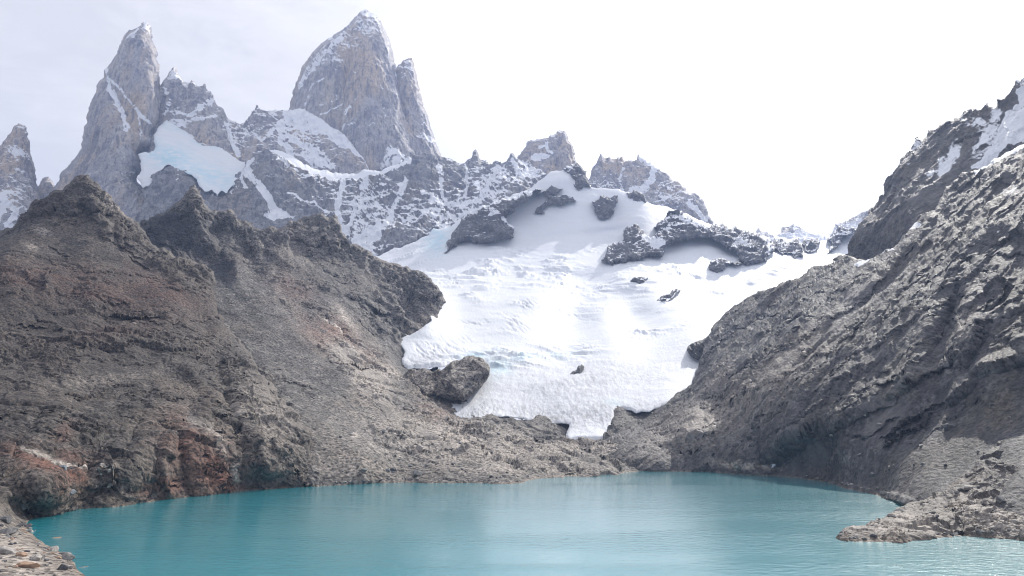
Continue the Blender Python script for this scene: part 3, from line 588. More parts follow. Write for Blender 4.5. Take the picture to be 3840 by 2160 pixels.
terrain('LH1', 'left_hill', "dark brown rocky hill with rusty red bands rising from the left lake shore", "hill", LH1, cLH1, M_left, step=2.6, vk=.7, rough=.13, fold=140, rnd=(45, 14), disp=rel_hill(1.0), att=9, seed=3, ridges=RID_L1, ledges=LED_L1,
        bumps=[(560, 1330, 220, 60, 38, 6), (1010, 1600, 60, 150, -25, -14), (860, 1560, 26, 120, -12, 16), (640, 1560, 160, 90, 30, -8), (60, 1760, 160, 40, 8, -6), (300, 1700, 220, 26, -10, 7)],
        masks={'slab': [E(1020, 1490, 80, 120, -35, 1.), E(1120, 1590, 50, 50, -40, .9), E(885, 1575, 24, 52, -35, 1.), E(740, 1620, 50, 24, 40, .8), E(170, 1722, 120, 12, 15, .9), E(900, 1330, 70, 30, 40, .8), E(500, 1800, 60, 24, -10, .6)],
               'outcrop': [E(1000, 1560, 130, 190, -25, 1.), E(760, 1680, 260, 130, 5, .9), E(400, 1780, 300, 70, -6, .8), E(480, 850, 110, 100, 45, .8), E(180, 790, 120, 60, -20, .7), E(300, 700, 60, 60, 0, .7), E(900, 1370, 160, 60, 38, .7), E(120, 1480, 200, 100, 10, .6), E(680, 1000, 160, 40, 25, .5), E(950, 1780, 200, 60, 0, .9), E(450, 1600, 250, 60, -10, .5)],
               'calm': [Pg([(-660, 1800), (60, 1880), (130, 1915), (250, 1925), (330, 1902), (420, 1905), (300, 2000), (520, 2290), (-660, 2290)], 9)],
               'crag': [Ln([(60, 850), (180, 750), (320, 670), (440, 790), (600, 950), (780, 1020)], 40, .6)],
               'scree': [E(250, 960, 260, 90, 15), E(600, 1100, 200, 60, 35, .6), E(100, 2080, 300, 120, 20), Pg([(-660, 1930), (90, 1900), (60, 1980), (330, 2160), (380, 2290), (-660, 2290)], 6), E(250, 1500, 230, 60, -20, .5)],
               'red': [E(300, 1090, 420, 70, 8, .85), E(620, 1100, 170, 45, 30, .7), E(430, 1240, 200, 40, -12, .7), E(790, 1780, 130, 90, 25, 1.1), E(690, 1690, 90, 110, -20, .8), E(180, 1745, 150, 40, 8, 1.2), E(600, 1830, 120, 35, -8, 1.1), E(250, 1800, 70, 60, 40, 1.0), E(880, 1830, 50, 22, 5, 1.2), E(230, 1650, 60, 26, -40, .6)],
               'pale': [E(885, 1575, 22, 50, -35, 1.3), E(740, 1620, 50, 26, 40, 1.2), E(800, 1680, 20, 60, -25, .9), E(1010, 1540, 110, 160, -35, .55), Ln([(90, 1702), (170, 1722), (260, 1755), (400, 1795)], 8, 1.), E(160, 870, 30, 12, 15, .8), E(120, 930, 22, 14, 0, .6), E(420, 780, 70, 24, 40, .7), E(480, 1216, 50, 10, 6, .8), E(60, 2090, 260, 110, 20, .8), E(880, 1790, 16, 50, -15, .8), E(340, 1450, 260, 20, -8, .35)],
               'dark': [E(250, 1190, 560, 200, 12, .85), E(150, 1340, 260, 120, 20, .7), E(760, 1560, 22, 90, 15, .9), E(90, 1500, 200, 130, 10, .5), E(330, 1620, 120, 20, 0, .5), E(650, 1030, 60, 30, 30, .6), E(450, 850, 26, 70, -20, .8), E(170, 790, 110, 30, -25, .6)]})  # wide central dark zone is a cloud shadow painted into the rock colour
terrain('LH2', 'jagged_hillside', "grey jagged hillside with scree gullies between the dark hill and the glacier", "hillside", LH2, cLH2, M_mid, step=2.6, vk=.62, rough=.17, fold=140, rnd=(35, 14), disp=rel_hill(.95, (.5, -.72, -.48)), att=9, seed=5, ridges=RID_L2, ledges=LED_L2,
        bumps=[(760, 760, 26, 120, -12, -16), (860, 860, 30, 90, -15, -12), (1240, 870, 40, 90, -12, -12), (1560, 1100, 60, 60, -30, -14), (1420, 1230, 70, 40, 30, -12), (1300, 1390, 60, 60, 35, -14), (1420, 1480, 50, 90, -35, -16), (960, 930, 24, 70, -20, -10), (1570, 1440, 30, 40, 0, -10),
               (1700, 1660, 90, 26, 18, -10), (1850, 1640, 60, 24, 25, -9), (1950, 1680, 80, 20, 20, -8), (1560, 1690, 60, 26, 20, -9), (2050, 1640, 60, 26, 0, 10), (2300, 1720, 120, 14, 4, 8)],
        masks={'scree': [Pg([(800, 1010), (1000, 1080), (1150, 1250), (1250, 1380), (1330, 1500), (1400, 1640), (1450, 1790), (1210, 1810), (1180, 1640), (1030, 1440), (850, 1230), (780, 1110)], 8), Pg([(1180, 1080), (1330, 1130), (1420, 1290), (1500, 1330), (1510, 1420), (1440, 1330), (1330, 1270)], 6), E(1350, 1730, 150, 60, 8, .8), E(1620, 1770, 120, 30, 4, .7)],
               'pale': [E(1850, 1690, 480, 90, 4, .65), E(1330, 1760, 160, 40, 5, .4), E(1300, 1330, 70, 34, 32, 1.4), Ln([(1197, 1178), (1236, 1216), (1278, 1254)], 4, 1.3), E(1390, 1440, 60, 90, -35, 1.3), E(1290, 1190, 14, 60, -35, .9), E(1440, 1400, 60, 24, 30, 1.), E(1200, 1180, 90, 30, 20, .4), E(1700, 1650, 330, 60, 10, .8), E(1330, 1640, 20, 10, 0, 1), E(1570, 1690, 20, 12, 0, 1.2), E(2250, 1700, 200, 40, 3, .7), E(1900, 1770, 200, 26, -3, .6), E(1560, 1600, 120, 40, 20, .7), E(1100, 900, 120, 60, 10, .35), E(1200, 900, 60, 20, 5, .5)],
               'red': [E(1230, 1250, 120, 60, 30, .8), E(1340, 1340, 80, 50, 30, .6), E(1100, 1090, 90, 40, 20, .5), E(1630, 1560, 80, 30, 25, .5)],
               'slab': [E(1310, 1345, 95, 32, 34, 1.), E(1400, 1420, 50, 30, 40, .9), E(1450, 1490, 45, 60, -40, .8), E(1560, 1640, 60, 30, 20, .6), E(1850, 1680, 60, 20, 10, .7), E(1700, 1700, 50, 18, 15, .7), E(2200, 1720, 120, 20, 2, .7)],
               'outcrop': [E(1330, 1350, 110, 50, 35, .8), E(1400, 1460, 80, 110, -35, .9), E(1520, 1160, 140, 90, 30, .8), E(1250, 920, 200, 90, 15, .6), E(1400, 1200, 100, 60, 30, .7), E(1750, 1650, 360, 90, 8, 1.), E(2250, 1700, 260, 70, 0, 1.), E(1560, 1440, 80, 60, 10, .8), E(1180, 1150, 120, 30, 35, .4)],
               'crag': [Ln([(560, 860), (700, 770), (860, 830), (1000, 890), (1180, 850), (1280, 900), (1450, 1010), (1640, 1090)], 55, 1.), E(680, 900, 130, 100, 30, .9), E(1560, 1090, 90, 60, 20, 1.), E(1480, 1210, 60, 60, 30, .7)],
               'dark': [E(650, 890, 130, 90, 20, 1.5), E(830, 1010, 60, 60, 30, 1.5), E(770, 930, 60, 90, 30, 1.), E(1560, 1070, 60, 50, 20, .6), E(1180, 1180, 50, 60, 30, .5), E(1430, 1240, 20, 60, -40, .7), E(1150, 1160, 30, 20, 30, .8), E(1020, 900, 160, 40, 20, .5), E(2060, 1645, 70, 22, -8, 1.0), E(1500, 1330, 30, 60, -10, .5), E(1130, 1060, 40, 60, 30, .4), E(1930, 1590, 100, 14, 5, .6)]})  # dark at the upper left paints the shade of the unlit face
terrain('RH', 'right_mountain', "grey purple mountainside of slanting rock ribs and scree on the right shore", "mountain", RH, cRH, M_right, step=2.8, rough=.09, fold=140, rnd=(12, 3), disp=rel_right(1.0), att=9, seed=8, ridges=RID_R, ledges=LED_R,
        bumps=[(3000, 1240, 300, 22, -42, -10), (3250, 1120, 330, 26, -38, 12), (2870, 1340, 160, 18, -40, 9), (2600, 1640, 120, 24, -20, -12), (2720, 1700, 60, 40, 0, 5), (2860, 1690, 50, 60, 10, 6), (3700, 1130, 60, 200, 15, -20), (3560, 1240, 40, 160, 25, 18), (3400, 1420, 220, 40, -35, -14), (3000, 1620, 150, 30, -35, -12)],
        masks={'scree': [Pg([(3060, 1790), (3200, 1690), (3400, 1560), (3700, 1340), (3980, 1260), (3980, 1900), (3480, 1900), (3330, 1855)], 10), E(3330, 1330, 200, 60, -38, .4), E(2860, 1740, 90, 24, 0, .8)],
               'dark': [E(3800, 640, 260, 90, -22, .9), E(3560, 800, 160, 60, -50, .6), E(2690, 1680, 10, 50, 0, .5), E(2870, 1680, 20, 44, 0, .6), E(2790, 1690, 8, 50, 0, .5), E(3560, 1610, 20, 30, 5, 1.1), E(3700, 900, 220, 200, -30, .45), E(3240, 930, 50, 40, -40, .5), E(3700, 1200, 60, 200, 15, .5), E(3050, 1540, 160, 30, -40, .35), E(2420, 1580, 60, 24, -30, .6)],  # dark along the upper edge is painted shade that tones down its rim light
               'pale': [E(2650, 1600, 330, 90, -25, .55), E(2900, 1440, 260, 50, -38, .5), E(2760, 1550, 220, 36, -30, .5), E(3380, 1480, 150, 50, -40, .35), E(2700, 1440, 70, 40, -45, .5), E(2800, 1750, 120, 12, 2, .8), E(3120, 1180, 260, 20, -40, .3), E(2480, 1650, 110, 24, -18, .5), E(3640, 1220, 24, 90, 10, .5)],
               'red': [E(3480, 900, 200, 40, -55, .4), E(3150, 1560, 120, 20, -38, .3), E(3150, 1825, 200, 10, 8, .8)],
               'paint': [Ln([(3225, 1000), (3265, 980), (3300, 955), (3330, 920), (3350, 890), (3362, 872)], 8, .95), Ln([(3315, 957), (3352, 935)], 4, .9), Ln([(3408, 852), (3436, 842)], 9, 1.), Ln([(3370, 875), (3400, 860), (3410, 850)], 7, .45), Ln([(3663, 642), (3753, 592), (3840, 545), (3980, 475)], 11, .75), E(3800, 720, 90, 60, -20, .38), E(3750, 890, 60, 14, -30, .3)]},
        snow=snow_rule(-.35, .5, .6, .3, 40))
terrain('RB', 'upper_right_peak', "hazy jagged ridge with snow gullies high on the right", "mountain", RB, cRB, M_right, step=2.8, rough=.13, fold=160, rnd=(8, 4), disp=rel_right(1.35), att=9, seed=9,
        masks={'paint': [Pg([(3980, 310), (3840, 330), (3815, 350), (3825, 395), (3775, 420), (3742, 510), (3690, 600), (3640, 640), (3700, 640), (3770, 570), (3850, 520), (3980, 450)], 3, .9), E(3580, 590, 24, 60, 15, .65), E(3550, 640, 34, 50, 20, .6), E(3700, 540, 40, 100, 30, .55), E(3440, 550, 30, 40, 0, .4), E(3680, 470, 50, 20, 20, .45), E(3740, 440, 22, 50, 10, .5), E(3420, 620, 20, 40, 0, .3), E(3650, 480, 90, 20, 30, .35), E(3850, 300, 40, 60, 0, .5), E(3510, 660, 60, 20, -30, .35)]},
        snow=snow_rule(-.25, 1.0, .55, .55, 45))
terrain('SP', 'rock_spur', "low brown rock spur pointing into the lake at the right", "headland", SPUR, cSP, M_spur, step=2.2, vk=.6, rough=.08, fold=60, rnd=(40, 7), disp=rel_hill(.44, (-.6, -.5, -.4)), att=8, seed=12,
        bumps=[(3300, 1980, 60, 30, 25, -2), (3480, 1960, 60, 40, 20, -3), (3560, 1900, 40, 60, -30, 3), (3700, 1920, 80, 40, 20, -4)],
        ledges=strata_lines(33, 26, (3150, 3800, 1900, 2020), -18, 14, (60, 220), (8, 22), (.5, 1.6)), masks={'slab': [E(3430, 1985, 80, 26, 12, 1.), E(3210, 1990, 40, 14, -5, .9), E(3660, 1905, 60, 20, 30, .8), E(3560, 1990, 60, 22, 15, .8)], 'outcrop': [E(3440, 1990, 280, 45, 5, 1.1), E(3700, 1930, 170, 70, 20, 1.), E(3800, 1730, 170, 90, -25, .6)], 'scree': [E(3600, 1850, 90, 40, -30, .6)], 'dark': [E(3800, 1730, 170, 90, -25, 1.0), E(3640, 1800, 60, 50, -30, .6)],  # dark on the hillock is its shaded side, painted into the rock colour
               'pale': [E(3440, 1975, 90, 26, 12, 1.), E(3200, 1985, 36, 10, -5, .9), E(3650, 1900, 60, 20, 30, .9), E(3740, 1960, 110, 40, 20, .8), E(3330, 2000, 90, 20, 10, .6)], 'red': [E(3560, 2000, 120, 26, 10, .5), E(3500, 1940, 60, 14, 30, .4)]})

# ------------------------------------------------------------------ glacier
terrain('GL', 'glacier', "broad white glacier flowing down to dirty ice above the lake", "glacier", GL, glacier_depth, M_ice, step=2.8, rough=.06, fold=60, rnd=(9, 2.5), disp=rel_ice, att=10, seed=21, minlen=8.,
        bumps=[(2140, 1045, 120, 40, 5, 60), (2090, 1140, 170, 40, 10, -40), (2350, 1150, 200, 36, -10, -30), (1900, 1180, 160, 60, 5, -26), (2120, 660, 90, 40, -20, -40), (2420, 830, 90, 60, -30, -50), (2280, 870, 90, 16, -8, 26), (2000, 900, 150, 16, -8, 18), (1860, 1335, 160, 10, -3, 12), (1860, 1362, 160, 14, -3, -10),
               (2700, 1130, 260, 22, -24, 20), (2550, 1050, 140, 20, -12, -20), (2700, 960, 200, 26, -6, 30)],
        masks={'crev': [E(1900, 1010, 420, 70, 6, .9), E(2250, 930, 200, 40, -5, .6), E(2350, 1090, 200, 40, -15, .5), E(1950, 1335, 300, 34, -4, .8), E(1560, 990, 90, 40, -20, .8), E(2480, 1010, 260, 34, 10, .6), E(1800, 1090, 160, 40, 10, .7), E(2750, 1080, 250, 24, -18, .4), E(2370, 1260, 160, 16, -10, .7)],
               'fine': [E(1800, 1240, 260, 60, -20, 1.), E(1960, 1140, 70, 40, 40, 1.2), E(2440, 1240, 140, 20, -8, 1.), E(2150, 1180, 120, 12, 18, .6)],
               'dirt': [E(2100, 1560, 420, 60, -2, .8), E(1790, 1545, 90, 40, -25, 1.), E(1990, 1560, 120, 34, 0, 1.), E(2150, 1450, 420, 70, -10, .5), E(1580, 1360, 90, 26, -10, .55), E(2200, 1600, 80, 60, 0, .38), E(1870, 1360, 60, 30, 0, .45), E(2000, 1400, 300, 30, -8, .3), E(2440, 1530, 60, 24, -20, .4)],
               'blue': [E(1640, 900, 50, 60, 30, .9), E(1800, 1335, 70, 16, -6, 1.), E(1870, 1375, 50, 40, 0, .9), E(2000, 1340, 160, 14, -3, .7), E(2310, 1510, 40, 14, 0, .8)],
               'stones': [E(2165, 1388, 26, 16, -45, .0), E(2045, 1455, 10, 5, 0, .9), E(2075, 1459, 6, 4, 0, .9)]})
def crag(key, label, poly, seed, off=10, lift=26, Rr=13, mat=None, rough=.17, name='rock_outcrop', cat='rock outcrop', masks=None, base=.06, sc=.7, kz=1.5, t=.52, depth=None, step=2.4, fold=220, steep=.62, disp=None):
    pa = np.array(poly, float); vb = pa[:, 1].max(); ub = float(pa[pa[:, 1].argmax(), 0])
    def cliff(U, V):
        g = glacier_depth(U, V); y0 = glacier_depth(ub, vb)
        return np.minimum(g, y0 + steep * (g - y0))
    return terrain(key, name, label, cat, poly, depth or cliff, mat or M_crag, step=step, rough=rough, fold=fold, rnd=(Rr, lift), off=off, disp=disp or rel_crag(sc), att=7, seed=seed, masks=masks, snow=snow_rule(base, kz, t, .5, 34))
crag('N1', "large dark dome of rock between two arms of the upper glacier", [(1687, 939), (1664, 948), (1676, 920), (1692, 889), (1717, 844), (1752, 804), (1797, 775), (1851, 755), (1906, 745), (1946, 728), (1990, 715), (2030, 712), (1990, 742), (1961, 762), (1931, 795), (1886, 812), (1901, 839), (1931, 854), (1926, 884), (1886, 899), (1856, 911), (1817, 908), (1777, 911), (1715, 920)], 31, lift=46, Rr=22,
     masks={'paint': [Ln([(1760, 800), (1850, 756), (1940, 738)], 7, .7), E(1850, 800, 26, 18, 0, .55), Ln([(1890, 815), (1930, 855)], 6, .6), E(1990, 725, 30, 12, -20, .5)]})
crag('N2', "thin broken rock band across the snow dome", [(2005, 800), (2012, 782), (2040, 760), (2060, 745), (2010, 735), (2040, 715), (2080, 700), (2110, 708), (2095, 722), (2060, 730), (2100, 735), (2150, 740), (2162, 752), (2130, 760), (2090, 766), (2050, 772), (2025, 797)], 32, lift=14, Rr=16, base=.08)
crag('N3', "wedge shaped rock patch hanging on the snow right of the dome", [(2219, 757), (2250, 742), (2274, 736), (2290, 745), (2318, 733), (2310, 770), (2303, 797), (2279, 822), (2249, 823), (2246, 800), (2232, 780)], 33, lift=18, Rr=20, base=.06)
crag('N3b', "small dark rock rib on the snowy shoulder under the needle ridge", [(2350, 722), (2375, 712), (2400, 720), (2432, 762), (2400, 757), (2375, 752), (2355, 738)], 34, lift=14, Rr=16, base=.1)
crag('N0', "pointed dark rock tooth at the top of the snow dome", [(2112, 630), (2125, 621), (2135, 624), (2144, 614), (2155, 616), (2164, 609), (2184, 636), (2199, 661), (2216, 702), (2185, 708), (2160, 706), (2150, 690), (2148, 668), (2135, 655)], 35, lift=26, Rr=22,
     masks={'paint': [E(2135, 655, 14, 40, -15, .5)]})
crag('N4', "big dark cliff band with snow ledges in the middle of the glacier", [(2254, 976), (2268, 962), (2276, 935), (2300, 910), (2338, 903), (2338, 869), (2368, 846), (2398, 849), (2412, 862), (2423, 880), (2440, 890), (2470, 864), (2452, 852), (2475, 830), (2500, 813), (2532, 803), (2500, 800), (2530, 785), (2560, 792), (2590, 812), (2620, 834), (2650, 845), (2667, 842), (2664, 880), (2659, 891), (2620, 893), (2590, 896), (2560, 896), (2530, 905), (2507, 920), (2490, 938), (2487, 958), (2455, 965), (2423, 962), (2373, 976), (2330, 985), (2294, 998), (2280, 985)], 36, lift=40, Rr=16,
     masks={'paint': [E(2460, 905, 34, 14, 8, .9), E(2600, 830, 90, 16, 24, .5), E(2420, 890, 20, 18, 0, .5), E(2520, 850, 60, 16, -10, .45)]})
crag('N4b', "dark serrated rock ridge falling right from the middle cliff", [(2640, 862), (2667, 844), (2672, 838), (2690, 842), (2709, 836), (2718, 846), (2734, 856), (2748, 860), (2756, 846), (2765, 856), (2779, 860), (2790, 868), (2800, 861), (2808, 864), (2833, 874), (2858, 884), (2875, 888), (2888, 896), (2895, 905), (2884, 912), (2903, 944), (2878, 968), (2838, 988), (2793, 991), (2770, 985), (2760, 945), (2735, 928), (2709, 918), (2690, 900), (2659, 890)], 37, lift=40, Rr=18,
     masks={'paint': [E(2780, 905, 40, 14, 30, .45), E(2880, 920, 14, 30, -30, .4)]})
crag('N4c', "small round rock knob below the right end of the cliff band", [(2656, 1004), (2664, 978), (2680, 972), (2720, 972), (2760, 982), (2782, 988), (2730, 990), (2714, 1008), (2690, 1024), (2672, 1018)], 38, lift=20, Rr=22)
crag('N5', "dark rock tooth with a snow gully on the far skyline pass", [(2903, 891), (2915, 896), (2928, 889), (2945, 892), (2960, 896), (2972, 891), (2997, 904), (3012, 930), (3014, 960), (2982, 969), (2966, 948), (2918, 940)], 39, lift=26, Rr=24, masks={'paint': [E(2950, 900, 14, 18, 20, .5)]})
crag('N6', "smaller dark rock tooth beside the snow pass", [(3010, 899), (3030, 897), (3047, 893), (3077, 906), (3066, 920), (3062, 934), (3032, 949), (3018, 930)], 40, lift=18, Rr=18)
crag('N7', "dark rock rib climbing from the snow pass to the right ridge", [(3101, 951), (3112, 930), (3121, 919), (3100, 900), (3117, 888), (3131, 864), (3141, 850), (3151, 843), (3165, 852), (3181, 857), (3206, 855), (3212, 864), (3166, 884), (3150, 900), (3145, 922), (3125, 940)], 41, lift=20, Rr=18, masks={'paint': [E(3170, 872, 30, 8, 0, .5)]})
crag('N8', "little ledge of rock showing through the smooth mid glacier", [(2363, 1053), (2385, 1040), (2400, 1037), (2432, 1042), (2415, 1060), (2395, 1063), (2380, 1055)], 42, lift=10, Rr=14, base=.05)
crag('N9', "slanting string of dark rocks low on the mid glacier", [(2463, 1128), (2475, 1122), (2497, 1105), (2520, 1085), (2534, 1082), (2552, 1088), (2525, 1115), (2500, 1130), (2480, 1132)], 43, lift=10, Rr=14, base=.08)
crag('N10', "small rock island in the dirty lower glacier", [(2135, 1406), (2150, 1390), (2169, 1371), (2180, 1366), (2189, 1372), (2189, 1382), (2165, 1396), (2150, 1406)], 44, lift=5, Rr=12, off=3, base=-.4, sc=.3, fold=30)
crag('KN', "rounded grey rock knob stopping the glacier on its left", [(1640, 1430), (1652, 1390), (1702, 1352), (1740, 1338), (1777, 1333), (1807, 1341), (1826, 1360), (1838, 1381), (1836, 1408), (1815, 1436), (1785, 1466), (1757, 1496), (1735, 1506), (1690, 1500), (1635, 1486)], 45, lift=24, Rr=24, off=14, base=-1, sc=.62, mat=M_mid, name='rock_knob', rough=.08, disp=rel_knob,
     masks={'pale': [E(1740, 1400, 90, 70, 0, .5)], 'dark': [E(1760, 1450, 34, 40, 20, .7), E(1725, 1420, 10, 50, -10, .6)]})
crag('KN2', "low slabby grey ledge at the left foot of the rounded rock knob", [(1524, 1394), (1560, 1388), (1600, 1384), (1648, 1381), (1662, 1400), (1655, 1440), (1640, 1478), (1606, 1490), (1570, 1468), (1535, 1430)], 47, lift=12, Rr=18, off=9, base=-1, sc=.5, mat=M_mid, name='rock_ledge', rough=.12, disp=rel_knob, masks={'pale': [E(1590, 1420, 60, 40, 10, .5)]})
crag('NB', "grey rock bump where the right slope meets the ice", [(2575, 1310), (2590, 1290), (2615, 1280), (2660, 1262), (2680, 1300), (2640, 1365), (2605, 1345), (2582, 1325)], 46, lift=14, Rr=24, off=8, base=-1, sc=.5, mat=M_right, rough=.1)

# ------------------------------------------------------------------ the granite massif
WT = [(530, 712), (560, 690), (590, 658), (621, 631), (645, 634), (671, 636), (690, 650), (720, 662), (735, 671), (752, 690), (780, 700), (812, 712), (846, 712), (875, 680), (905, 640), (918, 607), (960, 590), (992, 570), (1010, 562), (1028, 560), (1060, 568), (1097, 585), (1130, 606), (1165, 628), (1200, 640), (1250, 650), (1310, 653), (1342, 650), (1400, 640), (1450, 628), (1500, 612),
      (1540, 598), (1555, 590), (1575, 586), (1610, 588), (1655, 589), (1687, 594), (1700, 602), (1717, 611), (1740, 619), (1745, 608), (1764, 599), (1772, 576), (1778, 563), (1783, 560), (1794, 576), (1797, 592), (1801, 610), (1807, 624), (1812, 611), (1824, 600), (1831, 614), (1846, 621), (1848, 609), (1860, 601), (1876, 611), (1896, 617), (1901, 601), (1911, 586), (1920, 571), (1928, 579), (1935, 596),
      (1960, 610), (2010, 640), (2060, 660), (2120, 680), (2140, 730), (2060, 780), (1900, 830), (1760, 880), (1640, 900), (1608, 900), (1560, 930), (1504, 945), (1430, 975), (1390, 1010), (1250, 960), (1000, 930), (520, 940)]
cWT = [(530, 712, 2600), (621, 631, 2650), (735, 671, 2650), (846, 712, 2640), (918, 607, 2740), (1028, 560, 2800), (1200, 640, 2780), (1342, 650, 2800), (1500, 612, 2840), (1575, 586, 2870), (1740, 619, 2930), (1800, 600, 2960), (1920, 590, 2980), (2060, 660, 2960), (2120, 700, 2880), (1030, 640, 2660), (1000, 800, 2480), (700, 800, 2480), (1200, 720, 2640), (1250, 850, 2430),
       (1450, 720, 2600), (1450, 860, 2360), (1410, 965, 2190), (1504, 932, 2230), (1608, 890, 2330), (1700, 850, 2400), (1600, 720, 2620), (1800, 700, 2760), (1876, 755, 2580), (1960, 720, 2680), (540, 900, 2420), (1060, 760, 2540), (1100, 700, 2580), (1580, 640, 2740), (900, 720, 2590)]
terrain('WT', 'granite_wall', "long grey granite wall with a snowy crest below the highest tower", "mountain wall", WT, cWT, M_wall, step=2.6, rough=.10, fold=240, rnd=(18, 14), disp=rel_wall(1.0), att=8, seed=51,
        bumps=[(1040, 640, 34, 90, -20, -22), (1580, 640, 30, 70, 0, -26), (1500, 720, 26, 80, 10, -20), (1340, 760, 40, 120, 10, 18), (1240, 760, 30, 60, 0, -22), (1700, 680, 24, 80, 0, -22), (1780, 700, 20, 70, 5, -18), (1640, 860, 40, 40, 0, -20), (970, 740, 60, 90, -30, -22), (670, 720, 60, 70, -15, -24), (1420, 800, 26, 70, 15, -20)],
        masks={'paint': [Ln([(1060, 578), (1110, 606), (1150, 638), (1200, 658), (1260, 668), (1320, 672), (1400, 648), (1470, 636), (1530, 610)], 15, 1.6), Pg([(992, 569), (1028, 558), (1097, 583), (1165, 626), (1250, 648), (1342, 648), (1450, 626), (1540, 596), (1556, 588), (1542, 622), (1484, 653), (1440, 652), (1380, 664), (1298, 692), (1270, 684), (1231, 674), (1171, 672), (1130, 638), (1097, 600), (1041, 588)], 1, 1.4),
                         Pg([(933, 600), (992, 571), (960, 605), (940, 635), (955, 655), (940, 678), (900, 668), (915, 640)], 2, 1.), Pg([(948, 663), (1000, 704), (1037, 778), (1112, 830), (1082, 838), (1018, 838), (966, 823), (1018, 812), (1000, 771), (962, 711), (933, 681)], 2, 1.),
                         Pg([(1328, 908), (1360, 895), (1428, 845), (1435, 909), (1402, 938), (1415, 975), (1390, 1000), (1343, 940), (1320, 930)], 2, 1.), Ln([(1045, 605), (1080, 628), (1110, 648)], 4, .9), Ln([(1085, 735), (1130, 760), (1190, 790), (1230, 810)], 5, .85), Ln([(1290, 690), (1265, 770), (1270, 820), (1280, 850), (1300, 890)], 11, .8), Ln([(1380, 690), (1340, 760), (1330, 830), (1310, 880)], 11, .65),
                         Ln([(1520, 690), (1490, 760), (1460, 830), (1440, 880)], 11, .75), Ln([(1640, 640), (1650, 700), (1660, 750)], 9, .6), Ln([(1580, 740), (1640, 770), (1720, 780), (1800, 770)], 9, .6), Ln([(1510, 830), (1600, 826), (1720, 815), (1800, 800)], 6, .8), E(1380, 800, 120, 130, 10, .40), E(1620, 790, 220, 70, -5, .34), E(1850, 700, 110, 70, -10, .38), Ln([(1870, 640), (1840, 700), (1810, 750)], 9, .7), Ln([(1740, 640), (1760, 700), (1740, 750)], 8, .5), Ln([(1920, 620), (1960, 680), (1990, 690)], 9, .6),
                         Ln([(1690, 610), (1640, 592), (1612, 590)], 6, .9), E(1990, 650, 60, 40, 20, .45), Ln([(672, 640), (668, 680), (668, 740)], 3.5, .6), E(850, 710, 60, 16, 0, .7), Ln([(880, 690), (878, 740)], 5, .7), Ln([(840, 710), (842, 745)], 4, .7), Ln([(800, 715), (798, 750)], 4, .6), Ln([(920, 690), (930, 715)], 8, .8), E(1650, 860, 60, 30, -25, .4), E(1440, 950, 30, 30, 0, .4), E(1180, 690, 60, 14, 20, .4)],
               'smooth': [Ln([(1060, 578), (1110, 606), (1150, 638), (1200, 658), (1260, 668), (1320, 672), (1400, 648), (1470, 636), (1530, 610)], 17, 1.), Pg([(992, 569), (1028, 555), (1097, 580), (1165, 622), (1250, 645), (1342, 645), (1450, 624), (1560, 584), (1542, 615), (1484, 648), (1380, 660), (1298, 688), (1231, 672), (1171, 668), (1130, 632), (1097, 598), (1041, 584)], 3, 1.), Pg([(948, 663), (1000, 704), (1037, 778), (1112, 830), (1018, 838), (1000, 771)], 3, .5)],
               'dark': [E(1260, 560, 10, 10, 0, 0.)], 'bare': [Pg([(540, 720), (620, 640), (730, 680), (760, 760), (1000, 800), (960, 900), (540, 940)], 4, .6), E(900, 790, 110, 80, 0, .5), E(1580, 660, 60, 60, 0, .45)]},
        snow=snow_rule(-.02, 1.5, .50, .62, 55))
PO = [(190, 715), (209, 693), (248, 631), (278, 596), (301, 561), (307, 530), (313, 497), (323, 442), (332, 410), (343, 378), (363, 318), (392, 258), (405, 250), (417, 233), (432, 209), (440, 190), (452, 164), (462, 140), (472, 124), (484, 111), (495, 113), (503, 109), (517, 102), (529, 87), (541, 81), (550, 84), (556, 87), (566, 99), (574, 134), (579, 169), (586, 219), (594, 278), (601, 318), (609, 365), (611, 400), (606, 440), (598, 470), (582, 492), (572, 505),
      (583, 530), (583, 552), (560, 577), (535, 572), (520, 577), (530, 640), (512, 668), (540, 708), (620, 760), (620, 930), (150, 930), (150, 780)]
cPO = [(541, 81, 3060), (480, 112, 3060), (392, 258, 3010), (323, 442, 2960), (301, 561, 2930), (209, 693, 2900), (580, 170, 3070), (611, 400, 3010), (583, 530, 2930), (530, 640, 2840), (500, 250, 2980), (480, 450, 2880), (430, 600, 2790), (400, 750, 2700), (540, 720, 2740), (560, 400, 2960), (500, 560, 2840), (300, 800, 2760), (600, 900, 2620), (440, 330, 2960), (150, 900, 2860)]
